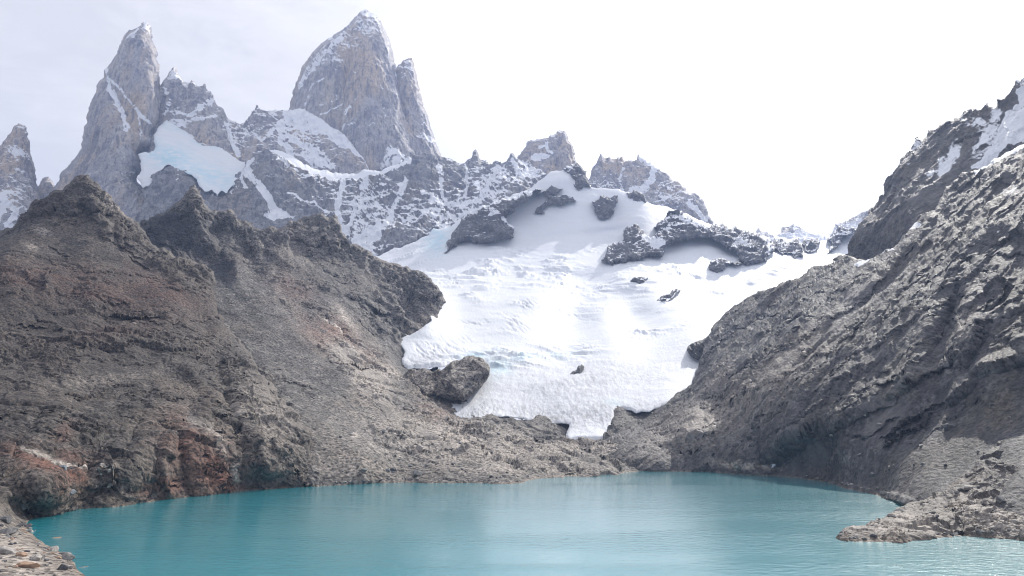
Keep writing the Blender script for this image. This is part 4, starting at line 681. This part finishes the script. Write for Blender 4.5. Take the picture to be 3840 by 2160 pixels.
terrain('PO', 'pointed_granite_spire', "tall pointed granite spire left of the main peak, tan streaks and snow gullies", "mountain peak", PO, cPO, M_gran, step=2.6, rough=.10, fold=260, rnd=(70, 90), disp=rel_tower(.8, .8), att=10, seed=53,
        bumps=[(560, 330, 30, 200, 8, -26), (470, 420, 30, 160, -28, 26), (400, 450, 36, 200, 8, -22)],
        masks={'paint': [Ln([(400, 262), (412, 300), (420, 350), (440, 400), (462, 450), (476, 490)], 8, .95), Ln([(415, 300), (470, 350), (500, 395), (535, 440), (580, 492)], 6, .9), Ln([(430, 350), (450, 420), (460, 440)], 14, .6), Ln([(527, 440), (522, 520)], 3, .8), E(500, 135, 26, 14, -40, .7), E(550, 110, 24, 30, 0, .5), Ln([(480, 150), (500, 130), (520, 108)], 5, .8), Ln([(605, 330), (618, 400), (600, 450)], 6, .6), Ln([(530, 560), (560, 520), (580, 500)], 6, .7), E(300, 610, 14, 20, 0, .4), Ln([(450, 660), (495, 646)], 4, .8), E(540, 100, 30, 14, 0, .4), Ln([(460, 660), (440, 720)], 3, .4)],
               'bare': [E(370, 650, 80, 200, 0, .6), E(520, 300, 50, 110, 0, .4)]},
        snow=snow_rule(-.05, 1.2, .48, .45, 50))
MS = [(590, 330), (606, 315), (616, 298), (631, 278), (634, 268), (641, 263), (645, 255), (651, 251), (658, 253), (663, 263), (668, 283), (681, 298), (693, 318), (701, 331), (706, 318), (708, 311), (716, 307), (717, 301), (725, 301), (727, 308), (731, 313), (745, 323), (760, 331), (762, 317), (768, 313), (772, 315), (775, 338), (784, 341), (793, 344), (800, 358), (807, 378), (812, 392), (815, 403), (821, 400), (827, 400), (834, 405), (840, 412), (844, 425),
      (850, 437), (860, 447), (872, 453), (884, 456), (889, 471), (900, 466), (914, 462), (929, 447), (939, 432), (946, 420), (954, 412), (959, 402), (964, 392), (967, 402), (974, 407), (978, 428), (999, 422), (1015, 414), (1034, 410), (1055, 415), (1078, 414), (1100, 412), (1128, 406), (1165, 424), (1202, 442), (1225, 462), (1242, 477), (1262, 486), (1285, 496), (1310, 528), (1330, 550), (1345, 566), (1362, 585), (1376, 615), (1386, 650), (1390, 700), (1280, 720), (1100, 680), (900, 760), (560, 740), (560, 500)]
cMS = [(651, 251, 3160), (720, 301, 3150), (793, 344, 3120), (840, 412, 3140), (889, 471, 3150), (964, 392, 3180), (1078, 414, 3170), (1202, 442, 3180), (1345, 566, 3100), (1386, 650, 3020), (650, 400, 3060), (760, 440, 3040), (860, 560, 2960), (1000, 500, 3040), (1150, 520, 3040), (1250, 600, 2980), (700, 600, 2900), (900, 700, 2830), (1100, 640, 2900), (600, 500, 3000), (1280, 700, 2900)]
terrain('MS', 'pinnacle_ridge', "snowy ridge of small rock pinnacles between the two big towers", "mountain ridge", MS, cMS, M_gran, step=2.6, rough=.11, fold=240, rnd=(26, 34), disp=rel_wall(.85), att=9, seed=55,
        bumps=[(770, 480, 50, 110, -18, -40), (640, 330, 40, 60, 0, -20), (850, 520, 24, 110, -22, 26), (1000, 520, 60, 80, 20, -20)],
        masks={'paint': [Pg([(1058, 420), (1128, 408), (1202, 445), (1242, 480), (1300, 522), (1345, 568), (1372, 600), (1340, 592), (1270, 548), (1200, 515), (1120, 500), (1075, 470)], 3, .95), Ln([(625, 340), (640, 400), (625, 440)], 9, .7), Ln([(660, 430), (720, 440), (770, 400), (800, 370)], 9, .6), E(690, 290, 60, 30, 10, .35), Ln([(845, 470), (870, 540), (900, 590)], 9, .9), Ln([(1060, 470), (1050, 540), (1100, 590)], 11, .7), Pg([(1130, 580), (1200, 595), (1250, 620), (1260, 650), (1180, 640), (1110, 590)], 4, .8), Ln([(1075, 520), (1140, 560), (1200, 590)], 12, .7), E(1100, 500, 90, 50, 20, .4), E(940, 510, 60, 40, 20, .30), Ln([(640, 300), (660, 300)], 6, .7), E(650, 280, 26, 20, 0, .5), E(780, 380, 20, 20, 0, .5), Ln([(700, 470), (770, 450), (800, 440)], 7, .7), Ln([(1345, 570), (1378, 640), (1385, 660)], 7, .8), Ln([(640, 480), (700, 470)], 14, .8), Ln([(990, 540), (1030, 500), (1060, 470)], 8, .6)],
               'bare': [Pg([(735, 470), (800, 440), (830, 500), (858, 568), (790, 545), (735, 530)], 3, .5), E(660, 370, 40, 40, 0, .4), E(740, 350, 40, 40, 0, .4), E(1270, 640, 60, 40, 0, .4)]},
        snow=snow_rule(.12, 1.5, .46, .62, 50))
HS = [(622, 450), (640, 456), (660, 470), (700, 490), (727, 505), (740, 532), (790, 543), (820, 552), (850, 568), (872, 585), (895, 602), (914, 608), (945, 602), (975, 588), (1000, 572), (1008, 570), (975, 600), (945, 632), (905, 660), (888, 690), (868, 700), (850, 725), (830, 715), (815, 735), (795, 712), (772, 720), (748, 700), (738, 672), (715, 655), (690, 642), (660, 632), (622, 622), (590, 650), (555, 700), (538, 706), (512, 668), (530, 640), (518, 578), (535, 572), (560, 577), (583, 552), (575, 505), (598, 472)]
cHS = [(622, 450, 2985), (727, 505, 2960), (850, 568, 2900), (914, 608, 2830), (1000, 572, 2770), (945, 632, 2690), (868, 700, 2560), (795, 712, 2560), (738, 672, 2560), (671, 640, 2570), (590, 650, 2610), (540, 704, 2560), (530, 640, 2640), (560, 577, 2760), (598, 472, 2930), (700, 570, 2830), (800, 620, 2770)]
terrain('HS', 'hanging_glacier', "pale blue hanging glacier in the hollow right of the pointed spire", "glacier", HS, cHS, M_ice, step=2.6, rough=.10, fold=60, rnd=(16, 10), off=0, disp=lambda P, N, mk, U, V: 8 * fbm(P, 150, 3) + 3 * ridged((P[0] / 3, P[1], P[2]), 45, 3) + 1.2 * fbm(P, 14, 3), att=8, seed=57, minlen=7,
        masks={'blue': [E(640, 590, 90, 40, 10, 1.2), E(760, 650, 130, 40, 15, .9), E(850, 680, 60, 40, 0, .6), E(650, 480, 60, 14, 20, .5), E(590, 560, 30, 40, 0, .6), E(780, 545, 60, 12, 10, .6)], 'crev': [E(0, 0, 1, 1)], 'dirt': [E(0, 0, 1, 1)], 'stones': [E(0, 0, 1, 1)]})
FR = [(1060, 470), (1083, 411), (1093, 368), (1108, 318), (1118, 288), (1133, 248), (1146, 230), (1158, 214), (1170, 198), (1183, 184), (1200, 168), (1217, 154), (1235, 142), (1252, 129), (1280, 113), (1296, 100), (1310, 89), (1322, 75), (1335, 60), (1346, 48), (1354, 42), (1362, 40), (1372, 35), (1380, 40), (1389, 47), (1402, 50), (1414, 57), (1418, 66), (1429, 84), (1436, 98), (1444, 114), (1452, 132), (1461, 149), (1471, 184), (1476, 214), (1484, 248), (1492, 275), (1499, 298), (1507, 328), (1514, 358), (1520, 388), (1528, 422), (1537, 448), (1546, 472),
      (1551, 500), (1558, 522), (1566, 550), (1573, 571), (1590, 620), (1560, 680), (1400, 720), (1200, 640), (1060, 560)]
cFR = [(1372, 35, 3420), (1280, 113, 3390), (1183, 184, 3370), (1118, 288, 3350), (1083, 411, 3330), (1444, 114, 3430), (1484, 248, 3420), (1528, 422, 3360), (1573, 571, 3270), (1370, 150, 3360), (1300, 250, 3310), (1200, 300, 3310), (1400, 300, 3300), (1320, 420, 3230), (1420, 450, 3210), (1200, 440, 3250), (1480, 560, 3150), (1380, 600, 3130), (1100, 520, 3260), (1560, 680, 3130), (1200, 640, 3130)]
terrain('FR', 'great_granite_tower', "highest broad granite tower with snow dusted summit in the centre left", "mountain peak", FR, cFR, M_gran, step=2.6, rough=.09, fold=300, rnd=(90, 110), disp=rel_tower(.9), att=10, seed=59,
        bumps=[(1390, 380, 30, 240, 3, -30), (1300, 330, 22, 240, 6, 26), (1470, 420, 24, 220, -8, -24), (1230, 330, 40, 180, 14, -26)],
        masks={'paint': [E(1380, 90, 80, 60, 0, .42), E(1270, 200, 130, 60, -30, .34), Ln([(1130, 330), (1170, 260), (1210, 220), (1280, 160)], 14, .6), E(1250, 240, 90, 40, -25, .34), Ln([(1150, 400), (1180, 330), (1220, 300)], 8, .45), Ln([(1205, 440), (1250, 415), (1290, 395)], 4, .7), Ln([(1210, 400), (1260, 380)], 3, .6), E(1260, 360, 60, 40, -20, .32), Pg([(1430, 620), (1450, 570), (1468, 545), (1490, 570), (1530, 600), (1560, 600), (1540, 640), (1430, 680)], 4, .6), Ln([(1410, 250), (1425, 350), (1438, 420)], 6, .4), Ln([(1480, 250), (1505, 360), (1528, 450), (1545, 480)], 6, .55), Ln([(1340, 380), (1300, 440), (1290, 490)], 7, .5), E(1400, 480, 40, 12, 0, .4), E(1330, 480, 30, 10, 0, .5), Ln([(1420, 330), (1437, 350), (1430, 380)], 5, .5), Ln([(1440, 410), (1445, 440), (1437, 470)], 5, .5), E(1340, 290, 20, 10, 0, .4), E(1320, 190, 60, 30, -20, .35), Ln([(1460, 150), (1440, 220)], 10, .4)],
               'bare': [Pg([(1310, 230), (1420, 260), (1500, 420), (1550, 560), (1400, 540), (1310, 420)], 6, .18)]},
        snow=snow_rule(.05, 1.1, .44, .62, 48))
F2 = [(1470, 260), (1488, 252), (1494, 242), (1499, 246), (1504, 243), (1508, 230), (1511, 226), (1520, 224), (1528, 220), (1540, 221), (1546, 218), (1550, 230), (1553, 238), (1563, 283), (1568, 305), (1573, 328), (1583, 368), (1598, 417), (1606, 442), (1613, 462), (1621, 490), (1628, 512), (1643, 551), (1655, 588), (1670, 640), (1500, 680), (1480, 400)]
cF2 = [(1494, 242, 3480), (1546, 218, 3490), (1583, 368, 3460), (1628, 512, 3400), (1655, 588, 3360), (1530, 400, 3400), (1580, 560, 3300), (1500, 680, 3250), (1670, 640, 3330)]
terrain('F2', 'shoulder_tower', "narrow granite shoulder tower leaning against the right side of the highest peak", "mountain peak", F2, cF2, M_gran, step=2.6, rough=.09, fold=260, rnd=(50, 70), disp=rel_tower(.75, .8), att=10, seed=61,
        masks={'paint': [E(1600, 520, 40, 16, 15, .6), E(1520, 300, 20, 60, -10, .35), E(1590, 470, 24, 10, 20, .4), Ln([(1530, 240), (1540, 300)], 10, .4)]}, snow=snow_rule(-.02, 1.1, .46, .6, 48))
KT = [(-560, 860), (-420, 800), (-300, 740), (-200, 700), (-130, 640), (-60, 590), (0, 547), (20, 522), (35, 502), (45, 488), (55, 470), (64, 468), (70, 461), (80, 470), (92, 469), (100, 485), (107, 502), (113, 547), (122, 596), (133, 636), (137, 670), (141, 696), (144, 711), (152, 740), (160, 930), (-560, 1000)]
cKT = [(70, 461, 3000), (0, 547, 2970), (141, 696, 2960), (-130, 640, 2950), (40, 700, 2820), (40, 850, 2700), (160, 930, 2760), (-130, 900, 2760)]
terrain('KT', 'blunt_granite_spire', "blunt grey granite spire cut by the left edge of the view", "mountain peak", KT, cKT, M_gran, step=2.6, rough=.10, fold=240, rnd=(50, 60), disp=rel_tower(.8, .8), att=9, seed=63,
        masks={'paint': [E(70, 580, 50, 22, 20, .6), Ln([(10, 760), (60, 800), (40, 850)], 14, .8), Ln([(20, 740), (10, 800), (0, 850)], 10, .9), Ln([(55, 640), (90, 645)], 5, .6), E(90, 500, 14, 30, 0, .4), E(50, 760, 60, 60, 0, .3), Ln([(60, 560), (110, 590)], 4, .6)]}, snow=snow_rule(.0, 1.2, .46, .6, 45))
K2 = [(120, 740), (149, 691), (154, 678), (159, 668), (172, 664), (181, 661), (190, 672), (199, 681), (206, 696), (225, 730), (240, 800), (110, 800)]
terrain('K2', 'small_granite_tooth', "small granite tooth in the gap left of the pointed spire", "mountain peak", K2, [(170, 661, 3250), (120, 740, 3180), (230, 740, 3180), (170, 800, 3050)], M_gran, step=2.6, rough=.1, fold=200, rnd=(30, 40), disp=rel_tower(.6, .6), att=8, seed=64, snow=snow_rule(-.1, 1.1, .5, .5, 45))
SPK = [(1930, 600), (1940, 590), (1951, 581), (1953, 570), (1958, 566), (1966, 556), (1971, 551), (1973, 540), (1976, 532), (1985, 527), (1995, 523), (2010, 524), (2018, 520), (2025, 519), (2033, 521), (2040, 518), (2047, 526), (2055, 529), (2057, 515), (2061, 508), (2072, 506), (2085, 499), (2093, 490), (2100, 488), (2108, 493), (2115, 488), (2122, 498), (2127, 504), (2130, 518), (2132, 527), (2140, 536), (2144, 541), (2149, 553), (2152, 561), (2153, 581), (2158, 598), (2163, 611), (2185, 640), (2200, 664), (2212, 690), (2200, 730), (2050, 720), (1920, 680)]
terrain('SPK', 'twin_headed_peak', "two headed granite peak with a snow patch right of the wall", "mountain peak", SPK, [(1951, 581, 3180), (2020, 519, 3230), (2110, 488, 3240), (2153, 581, 3190), (2205, 670, 3120), (2030, 600, 3120), (2100, 600, 3140), (2050, 700, 3030), (1930, 660, 3060), (2200, 730, 3020)], M_gran, step=2.4, rough=.12, fold=220, rnd=(34, 46), disp=rel_tower(.65, .8), att=8, seed=65,
        bumps=[(2120, 560, 26, 70, 0, -24), (2040, 560, 20, 50, 0, 14)],
        masks={'paint': [Pg([(1990, 600), (2010, 580), (2050, 578), (2060, 588), (2040, 605), (2010, 612)], 3, .9), Ln([(2020, 560), (2050, 545), (2070, 580)], 6, .6), Ln([(1950, 610), (1990, 640), (2010, 670)], 8, .7), Ln([(1980, 620), (2000, 650), (2015, 670)], 8, .6), E(2080, 540, 20, 50, 10, .3)], 'bare': [E(2110, 600, 30, 70, 0, .5)]}, snow=snow_rule(-.02, 1.2, .46, .6, 40))
RG = [(2195, 700), (2209, 671), (2214, 661), (2217, 645), (2221, 631), (2230, 620), (2239, 609), (2242, 597), (2246, 589), (2250, 580), (2254, 576), (2260, 586), (2266, 596), (2268, 606), (2273, 611), (2277, 604), (2280, 590), (2284, 588), (2288, 589), (2293, 597), (2296, 606), (2302, 609), (2308, 611), (2311, 600), (2314, 592), (2318, 588), (2323, 596), (2326, 604), (2329, 600), (2330, 589), (2332, 586), (2335, 592), (2336, 606), (2345, 604), (2358, 600), (2372, 602), (2388, 599), (2390, 588), (2393, 578), (2402, 584), (2413, 591), (2425, 598), (2437, 606), (2455, 620), (2472, 631), (2490, 644), (2507, 656), (2515, 667), (2522, 676), (2532, 676), (2542, 677), (2552, 688), (2560, 700), (2575, 716), (2590, 725),
      (2600, 722), (2610, 724), (2622, 735), (2634, 745), (2642, 762), (2649, 780), (2657, 798), (2664, 814), (2672, 828), (2682, 842), (2690, 880), (2500, 860), (2340, 760), (2200, 750)]
terrain('RG', 'needle_ridge', "hazy granite ridge with thin needles on the skyline right of the snow dome", "mountain ridge", RG, [(2209, 671, 3000), (2254, 576, 3080), (2330, 590, 3090), (2393, 578, 3080), (2507, 656, 3020), (2610, 724, 2950), (2680, 842, 2850), (2340, 690, 2950), (2450, 740, 2880), (2580, 800, 2800), (2500, 860, 2700), (2250, 740, 2900)], M_gran, step=2.4, rough=.10, fold=220, rnd=(24, 30), disp=rel_tower(.6, .8), att=7, seed=66,
        bumps=[(2420, 690, 26, 80, 40, -20)],
        masks={'paint': [Ln([(2410, 595), (2455, 625), (2440, 680), (2405, 720), (2370, 730)], 13, .75), Ln([(2460, 630), (2440, 660)], 10, .9), Ln([(2580, 770), (2620, 810), (2640, 830)], 9, .8), Ln([(2340, 640), (2320, 680), (2330, 710)], 6, .5), E(2500, 740, 50, 60, 40, .3), E(2260, 690, 40, 40, 0, .3), Ln([(2420, 592), (2470, 632), (2500, 652)], 4, .7)]}, snow=snow_rule(.0, 1.2, .46, .6, 40))
FPs = [(2815, 905), (2828, 880), (2836, 864), (2841, 858), (2846, 853), (2851, 862), (2858, 874), (2866, 876), (2873, 868), (2888, 876), (2903, 884), (2918, 880), (2928, 874), (2929, 860), (2931, 851), (2938, 849), (2945, 850), (2949, 862), (2955, 860), (2958, 850), (2966, 843), (2975, 836), (2983, 843), (2992, 847), (3002, 854), (3012, 859), (3037, 871), (3075, 876), (3111, 879), (3140, 900), (3120, 930), (2830, 930)]
terrain('FP', 'far_snow_peaks', "tiny far peaks and snowfield beyond the glacier pass", "mountain peak", FPs, [(2846, 853, 4100), (2938, 849, 4100), (2975, 836, 4150), (3111, 879, 4200), (2830, 930, 3700), (3120, 930, 3750), (2980, 920, 3750)], M_gran, step=2.2, rough=.09, fold=200, rnd=(12, 20), disp=rel_crag(1.0), att=5, seed=67,
        masks={'paint': [Pg([(2870, 890), (2920, 885), (2985, 868), (3012, 862), (3120, 880), (3140, 930), (2830, 930)], 2, 1.2), E(2985, 855, 14, 10, 30, .4)]}, snow=snow_rule(-.1, 1.2, .5, .5, 40))
FP2 = [(3110, 880), (3126, 855), (3130, 845), (3136, 838), (3150, 834), (3171, 826), (3190, 820), (3206, 813), (3222, 802), (3241, 791), (3256, 787), (3272, 781), (3320, 760), (3320, 900), (3120, 900)]
terrain('FR2', 'far_ridge', "pale far ridge peeping out behind the right mountain", "mountain ridge", FP2, [(3126, 855, 3100), (3206, 813, 3100), (3280, 780, 3050), (3200, 890, 2800), (3320, 880, 2800)], M_gran, step=2.2, rough=.11, fold=200, rnd=(14, 20), disp=rel_crag(1.0), att=5, seed=68,
        masks={'paint': [Ln([(3130, 862), (3180, 850), (3230, 830)], 12, .5), E(3180, 860, 60, 14, -10, .6)]}, snow=snow_rule(.12, 1.2, .5, .6, 40))

# ------------------------------------------------------------------ snow patch by the shore
def on_ground(key, u, v):
    us, vs, P, d, N = GRIDS[key]
    i = int(np.clip(round((v - vs[0]) / (vs[1] - vs[0])), 0, len(vs) - 1)); j = int(np.clip(round((u - us[0]) / (us[1] - us[0])), 0, len(us) - 1))
    return P[:, i, j].astype(float), N[:, i, j].astype(float)
def region_depth(key, lift):
    us, vs, P, d, N = GRIDS[key]
    def f(U, V):
        x = np.clip((U - us[0]) / (us[1] - us[0]), 0, len(us) - 1.001); y = np.clip((V - vs[0]) / (vs[1] - vs[0]), 0, len(vs) - 1.001)
        i, j = x.astype(int), y.astype(int); fx, fy = x - i, y - j; Y = P[1]
        return (Y[j, i] * (1 - fx) + Y[j, i + 1] * fx) * (1 - fy) + (Y[j + 1, i] * (1 - fx) + Y[j + 1, i + 1] * fx) * fy - lift
    return f
sm, sn_, sp_ = new_mat("old_snow")
sn_.put(sp_.inputs['Base Color'], sn_.mix(sn_.noise(sn_.node('ShaderNodeNewGeometry').outputs['Position'], .3, 5, .7), (.80, .82, .86), (.60, .61, .64)))
sp_.inputs['Roughness'].default_value = .6
terrain('SNP', 'snow_patch', "small white snow patch at the foot of the right cliffs by the water", "snow patch", [(2888, 1744), (2900, 1736), (2912, 1728), (2922, 1722), (2926, 1728), (2918, 1740), (2908, 1748), (2896, 1756), (2891, 1752), (2898, 1744)], region_depth('RH', 3.0), sm, step=1.5, rough=.1, fold=9, rnd=(6, 1.5), att=3, seed=71, kind='thing')

# ------------------------------------------------------------------ boulders
def rock_mesh(seed, flat):
    rng = random.Random(seed); nr = np.random.RandomState(seed)
    n = 26; th = np.linspace(0, math.pi, n); ph = np.linspace(0, 2 * math.pi, 2 * n, endpoint=False)
    T, F = np.meshgrid(th, ph, indexing='ij')
    D = np.stack([np.sin(T) * np.cos(F), np.sin(T) * np.sin(F), np.cos(T)])
    r = np.full(T.shape, 1.25)
    for _ in range(15):                                   # convex block: cut by planes
        m = nr.normal(size=3); m /= np.linalg.norm(m); k = nr.uniform(.62, .98)
        c = m[0] * D[0] + m[1] * D[1] + m[2] * D[2]
        r = np.minimum(r, np.where(c > .05, k / np.maximum(c, .05), 9))
    Q = D * r
    r = r * (1 + .06 * fbm(Q * 3 + seed, 1.6, 3)) + .05 * facets(Q + seed, .5)
    Q = D * r; Q[2] *= flat
    idx = np.arange(T.size).reshape(T.shape); nx = np.roll(idx, -1, 1)
    quads = np.stack([idx[:-1], nx[:-1], nx[1:], idx[1:]], -1).reshape(-1, 4)
    return Q.reshape(3, -1).T, quads
def boulder_mat(name, a, b):
    m, n, pb = new_mat(name); pos = n.node('ShaderNodeTexCoord').outputs['Object']
    n.put(pb.inputs['Base Color'], n.mix(n.rng(n.noise(pos, 2.2, 8, .72), .35, .65), a, b))
    n.put(pb.inputs['Normal'], n.bump(n.noise(pos, 7, 6, .7), .5, .05)); pb.inputs['Roughness'].default_value = .8
    return m
BM = {'grey': boulder_mat("grey_boulder", (.13, .125, .12), (.27, .26, .245)), 'pale': boulder_mat("pale_boulder", (.26, .235, .21), (.44, .41, .375)),
      'dark': boulder_mat("dark_boulder", (.055, .055, .06), (.13, .125, .125)), 'tan': boulder_mat("tan_boulder", (.26, .16, .10), (.40, .275, .19)), 'blue': boulder_mat("blue_grey_boulder", (.11, .125, .145), (.21, .225, .245))}
PROTO = {}
for c in BM:
    for s in range(5):
        co, q = rock_mesh(40 + s * 3 + len(c), (.7, .55, .85, .62, .75)[s]); PROTO[c, s] = mesh_from(c + "_boulder", co, q, BM[c])
def boulder(key, u, v, wpx, c, shape, label, group=None, stretch=1.3, yaw=None, rng=random.Random(5), sink=.25):
    p, nrm = on_ground(key, u, v)
    size = wpx / FPX * math.hypot(p[0], p[1]) / 2 / 1.05
    o = link('boulder', PROTO[c, shape], label, 'boulder', 'thing', group)
    o.location = (p[0], p[1], p[2] + size * .45 * (1 - 2 * sink)); sx = stretch ** .5
    o.scale = (size * sx, size / sx, size); o.rotation_euler = (rng.uniform(-.25, .25), rng.uniform(-.25, .25), rng.uniform(0, 6.28) if yaw is None else yaw)
    return o
for a in [('LH1', 95, 2130, 44, 'tan', 1, "long orange tan slab lying on the left beach", None, 2.2, .5), ('LH1', 30, 2076, 46, 'pale', 1, "large pale grey slab at the left edge of the beach", None, 1.8, .2), ('LH1', 84, 2087, 28, 'tan', 0, "small brownish block between pale slab and orange slab on the beach", None, 1.2, None),
          ('LH1', 134, 2103, 34, 'pale', 2, "pale angular boulder standing alone in the middle of the beach", None, 1.2, None), ('LH1', 32, 2003, 40, 'grey', 3, "wide grey boulder high on the left beach", None, 1.6, .3), ('LH1', 210, 2035, 40, 'tan', 4, "pale tan boulder half in the water at the beach edge", None, 1.4, .1),
          ('LH1', 252, 2068, 28, 'dark', 0, "dark block on the waterline, upper of the pile", None, 1.2, None), ('LH1', 243, 2084, 30, 'grey', 1, "grey flat stone on the waterline under the dark block", None, 1.6, .2), ('LH1', 250, 2101, 34, 'grey', 3, "wide grey stone at the foot of the waterline pile", None, 1.5, .1),
          ('LH1', 236, 2138, 34, 'dark', 2, "dark rounded boulder near the bottom corner of the beach", None, 1.1, None), ('LH1', 308, 2143, 32, 'grey', 0, "grey boulder at the tip of the beach by the water", None, 1.3, None), ('LH1', 196, 2066, 26, 'pale', 4, "small pale stone just above the waterline boulders", None, 1.3, None),
          ('LH1', 15, 1957, 34, 'dark', 4, "dark boulder above the shore at the left picture edge", None, 1.3, None), ('LH1', 80, 1897, 34, 'grey', 2, "grey boulder at the foot of the left hill above the cove", None, 1.2, None), ('LH1', 243, 1850, 30, 'blue', 0, "blue grey boulder resting on rusty rock near the cove", None, 1.2, None),
          ('LH1', 228, 1763, 26, 'blue', 4, "blue grey boulder on the pale rusty ledge", None, 1.2, None), ('LH1', 251, 1765, 20, 'dark', 1, "small dark boulder beside the blue grey one on the rusty ledge", None, 1.4, None),
          ('LH2', 1451, 1778, 20, 'blue', 2, "upright blue grey boulder on the middle shore", None, 1.0, None), ('LH2', 1474, 1779, 26, 'dark', 1, "low dark boulder leaning beside the blue grey one", None, 1.4, .2), ('LH2', 1316, 1640, 20, 'pale', 3, "lone pale boulder on the grey scree slope", None, 1.3, .2),
          ('LH2', 1700, 1758, 18, 'dark', 0, "small dark boulder above the middle shore", None, 1.2, None), ('LH2', 1573, 1690, 32, 'pale', 2, "pale triangular block among the moraine rocks", None, 1.2, None), ('LH2', 1356, 1783, 22, 'grey', 0, "grey boulder left of the upright one on the shore", None, 1.4, .1),
          ('LH2', 1568, 1795, 36, 'grey', 3, "wide grey boulder by the water in the middle", None, 1.6, .1), ('LH2', 1400, 1745, 14, 'grey', 1, "little grey stone on the scree above the shore", None, 1.3, None), ('RH', 3564, 1617, 34, 'dark', 2, "dark tower shaped block on the right scree slope", None, 1.0, None),
          ('RH', 3233, 1711, 18, 'grey', 0, "grey boulder low on the right scree slope", None, 1.3, None), ('SP', 3757, 1892, 36, 'grey', 3, "large grey boulder on top of the right spur", None, 1.3, .3), ('SP', 3638, 1853, 34, 'pale', 1, "pale flat boulder on the back of the spur", None, 1.6, .1),
          ('SP', 3378, 1938, 26, 'pale', 4, "pale boulder on the crest of the spur", None, 1.3, None), ('SP', 3345, 1958, 26, 'pale', 1, "flat pale slab stone below the spur crest", None, 1.8, .1), ('SP', 3725, 2000, 22, 'pale', 0, "whitish stone near the waterline of the spur", None, 1.2, None), ('SP', 3540, 1905, 18, 'grey', 2, "small grey stone in the notch of the spur", None, 1.2, None)]:
    boulder(*a)
rg = random.Random(11)
def scatter(n, key, zone, grp, label, wr, cols):
    k = 0; us, vs, P, d, N = GRIDS[key]
    while k < n:
        u, v = rg.uniform(zone[0], zone[1]), rg.uniform(zone[2], zone[3])
        i = int((v - vs[0]) / (vs[1] - vs[0])); j = int((u - us[0]) / (us[1] - us[0]))
        if not (0 <= i < len(vs) and 0 <= j < len(us)) or d[i, j] < 4 or not (.3 < P[2, i, j]): continue
        boulder(key, u, v, rg.uniform(*wr) if rg.random() < .7 else wr[0], rg.choice(cols), rg.randrange(5), label, grp, rg.uniform(1, 1.8)); k += 1
scatter(84, 'LH1', (-10, 330, 1900, 2160), "small stones of the left beach", "small loose stone among the many on the left beach", (7, 17), ['grey', 'grey', 'pale', 'dark', 'tan'])
scatter(30, 'LH2', (1210, 2000, 1640, 1800), "small boulders of the middle shore", "small loose boulder on the rocky middle shore", (8, 16), ['grey', 'grey', 'pale', 'dark', 'blue'])
scatter(28, 'RH', (3050, 3800, 1480, 1860), "small boulders of the right scree", "small loose boulder on the right scree slope", (8, 17), ['grey', 'pale', 'dark'])
scatter(24, 'SP', (3380, 3840, 1840, 2000), "small stones of the right spur", "small loose stone on the low right spur", (10, 22), ['grey', 'pale', 'dark'])

def shore_stones(n, key, line, grp, label, wr, cols, rise):
    k = 0
    while k < n:
        i = rg.randrange(len(line) - 1); t = rg.random(); u = line[i][0] + (line[i + 1][0] - line[i][0]) * t; v = line[i][1] + (line[i + 1][1] - line[i][1]) * t - rg.uniform(-2, rise)
        boulder(key, u, v, rg.uniform(*wr), rg.choice(cols), rg.randrange(5), label, grp, rg.uniform(1, 1.8), sink=.4); k += 1
shore_stones(38, 'LH1', [(82, 1968), (114, 1999), (164, 2014), (219, 2034), (262, 2078), (296, 2129), (326, 2158)], "stones along the left waterline", "small stone at the waterline of the left beach", (9, 22), ['grey', 'dark', 'pale', 'grey'], 12)
shore_stones(20, 'LH2', [(1203, 1822), (1429, 1809), (1777, 1809), (1985, 1795)], "stones along the middle waterline", "small stone at the waterline of the middle shore", (7, 16), ['grey', 'dark', 'pale', 'grey'], 5)
shore_stones(16, 'RH', [(2950, 1782), (3057, 1796), (3206, 1830), (3330, 1860), (3400, 1884)], "stones along the right waterline", "small stone at the waterline below the right scree", (7, 16), ['grey', 'dark', 'pale', 'grey'], 6)
shore_stones(24, 'SP', [(3140, 2018), (3221, 2029), (3335, 2027), (3504, 2012), (3703, 2012), (3835, 2019)], "stones along the spur waterline", "small stone at the waterline of the low spur", (8, 20), ['grey', 'dark', 'pale', 'grey'], 8)

# ------------------------------------------------------------------ haze
def closed_box(x0, x1, y0, y1, z0, z1):
    co = [(x, y, z) for z in (z0, z1) for y in (y0, y1) for x in (x0, x1)]
    return np.array(co), np.array([(0, 2, 3, 1), (4, 5, 7, 6), (0, 1, 5, 4), (2, 6, 7, 3), (0, 4, 6, 2), (1, 3, 7, 5)])
hm = bpy.data.materials.new("haze"); hm.use_nodes = True; hn = NT(hm.node_tree)
hv = hn.node('ShaderNodeVolumePrincipled'); hv.inputs['Color'].default_value = (.50, .64, 1, 1); hv.inputs['Density'].default_value = 6.2e-05; hv.inputs['Anisotropy'].default_value = .3
hn.l.new(hv.outputs[0], hn.node('ShaderNodeOutputMaterial').inputs['Volume'])
co, q = closed_box(-7000, 7000, -7000, 7000, -10, 2420)
link('haze', mesh_from('haze', co, q, hm), "thin pale blue mountain haze filling the valley", "haze", 'stuff')
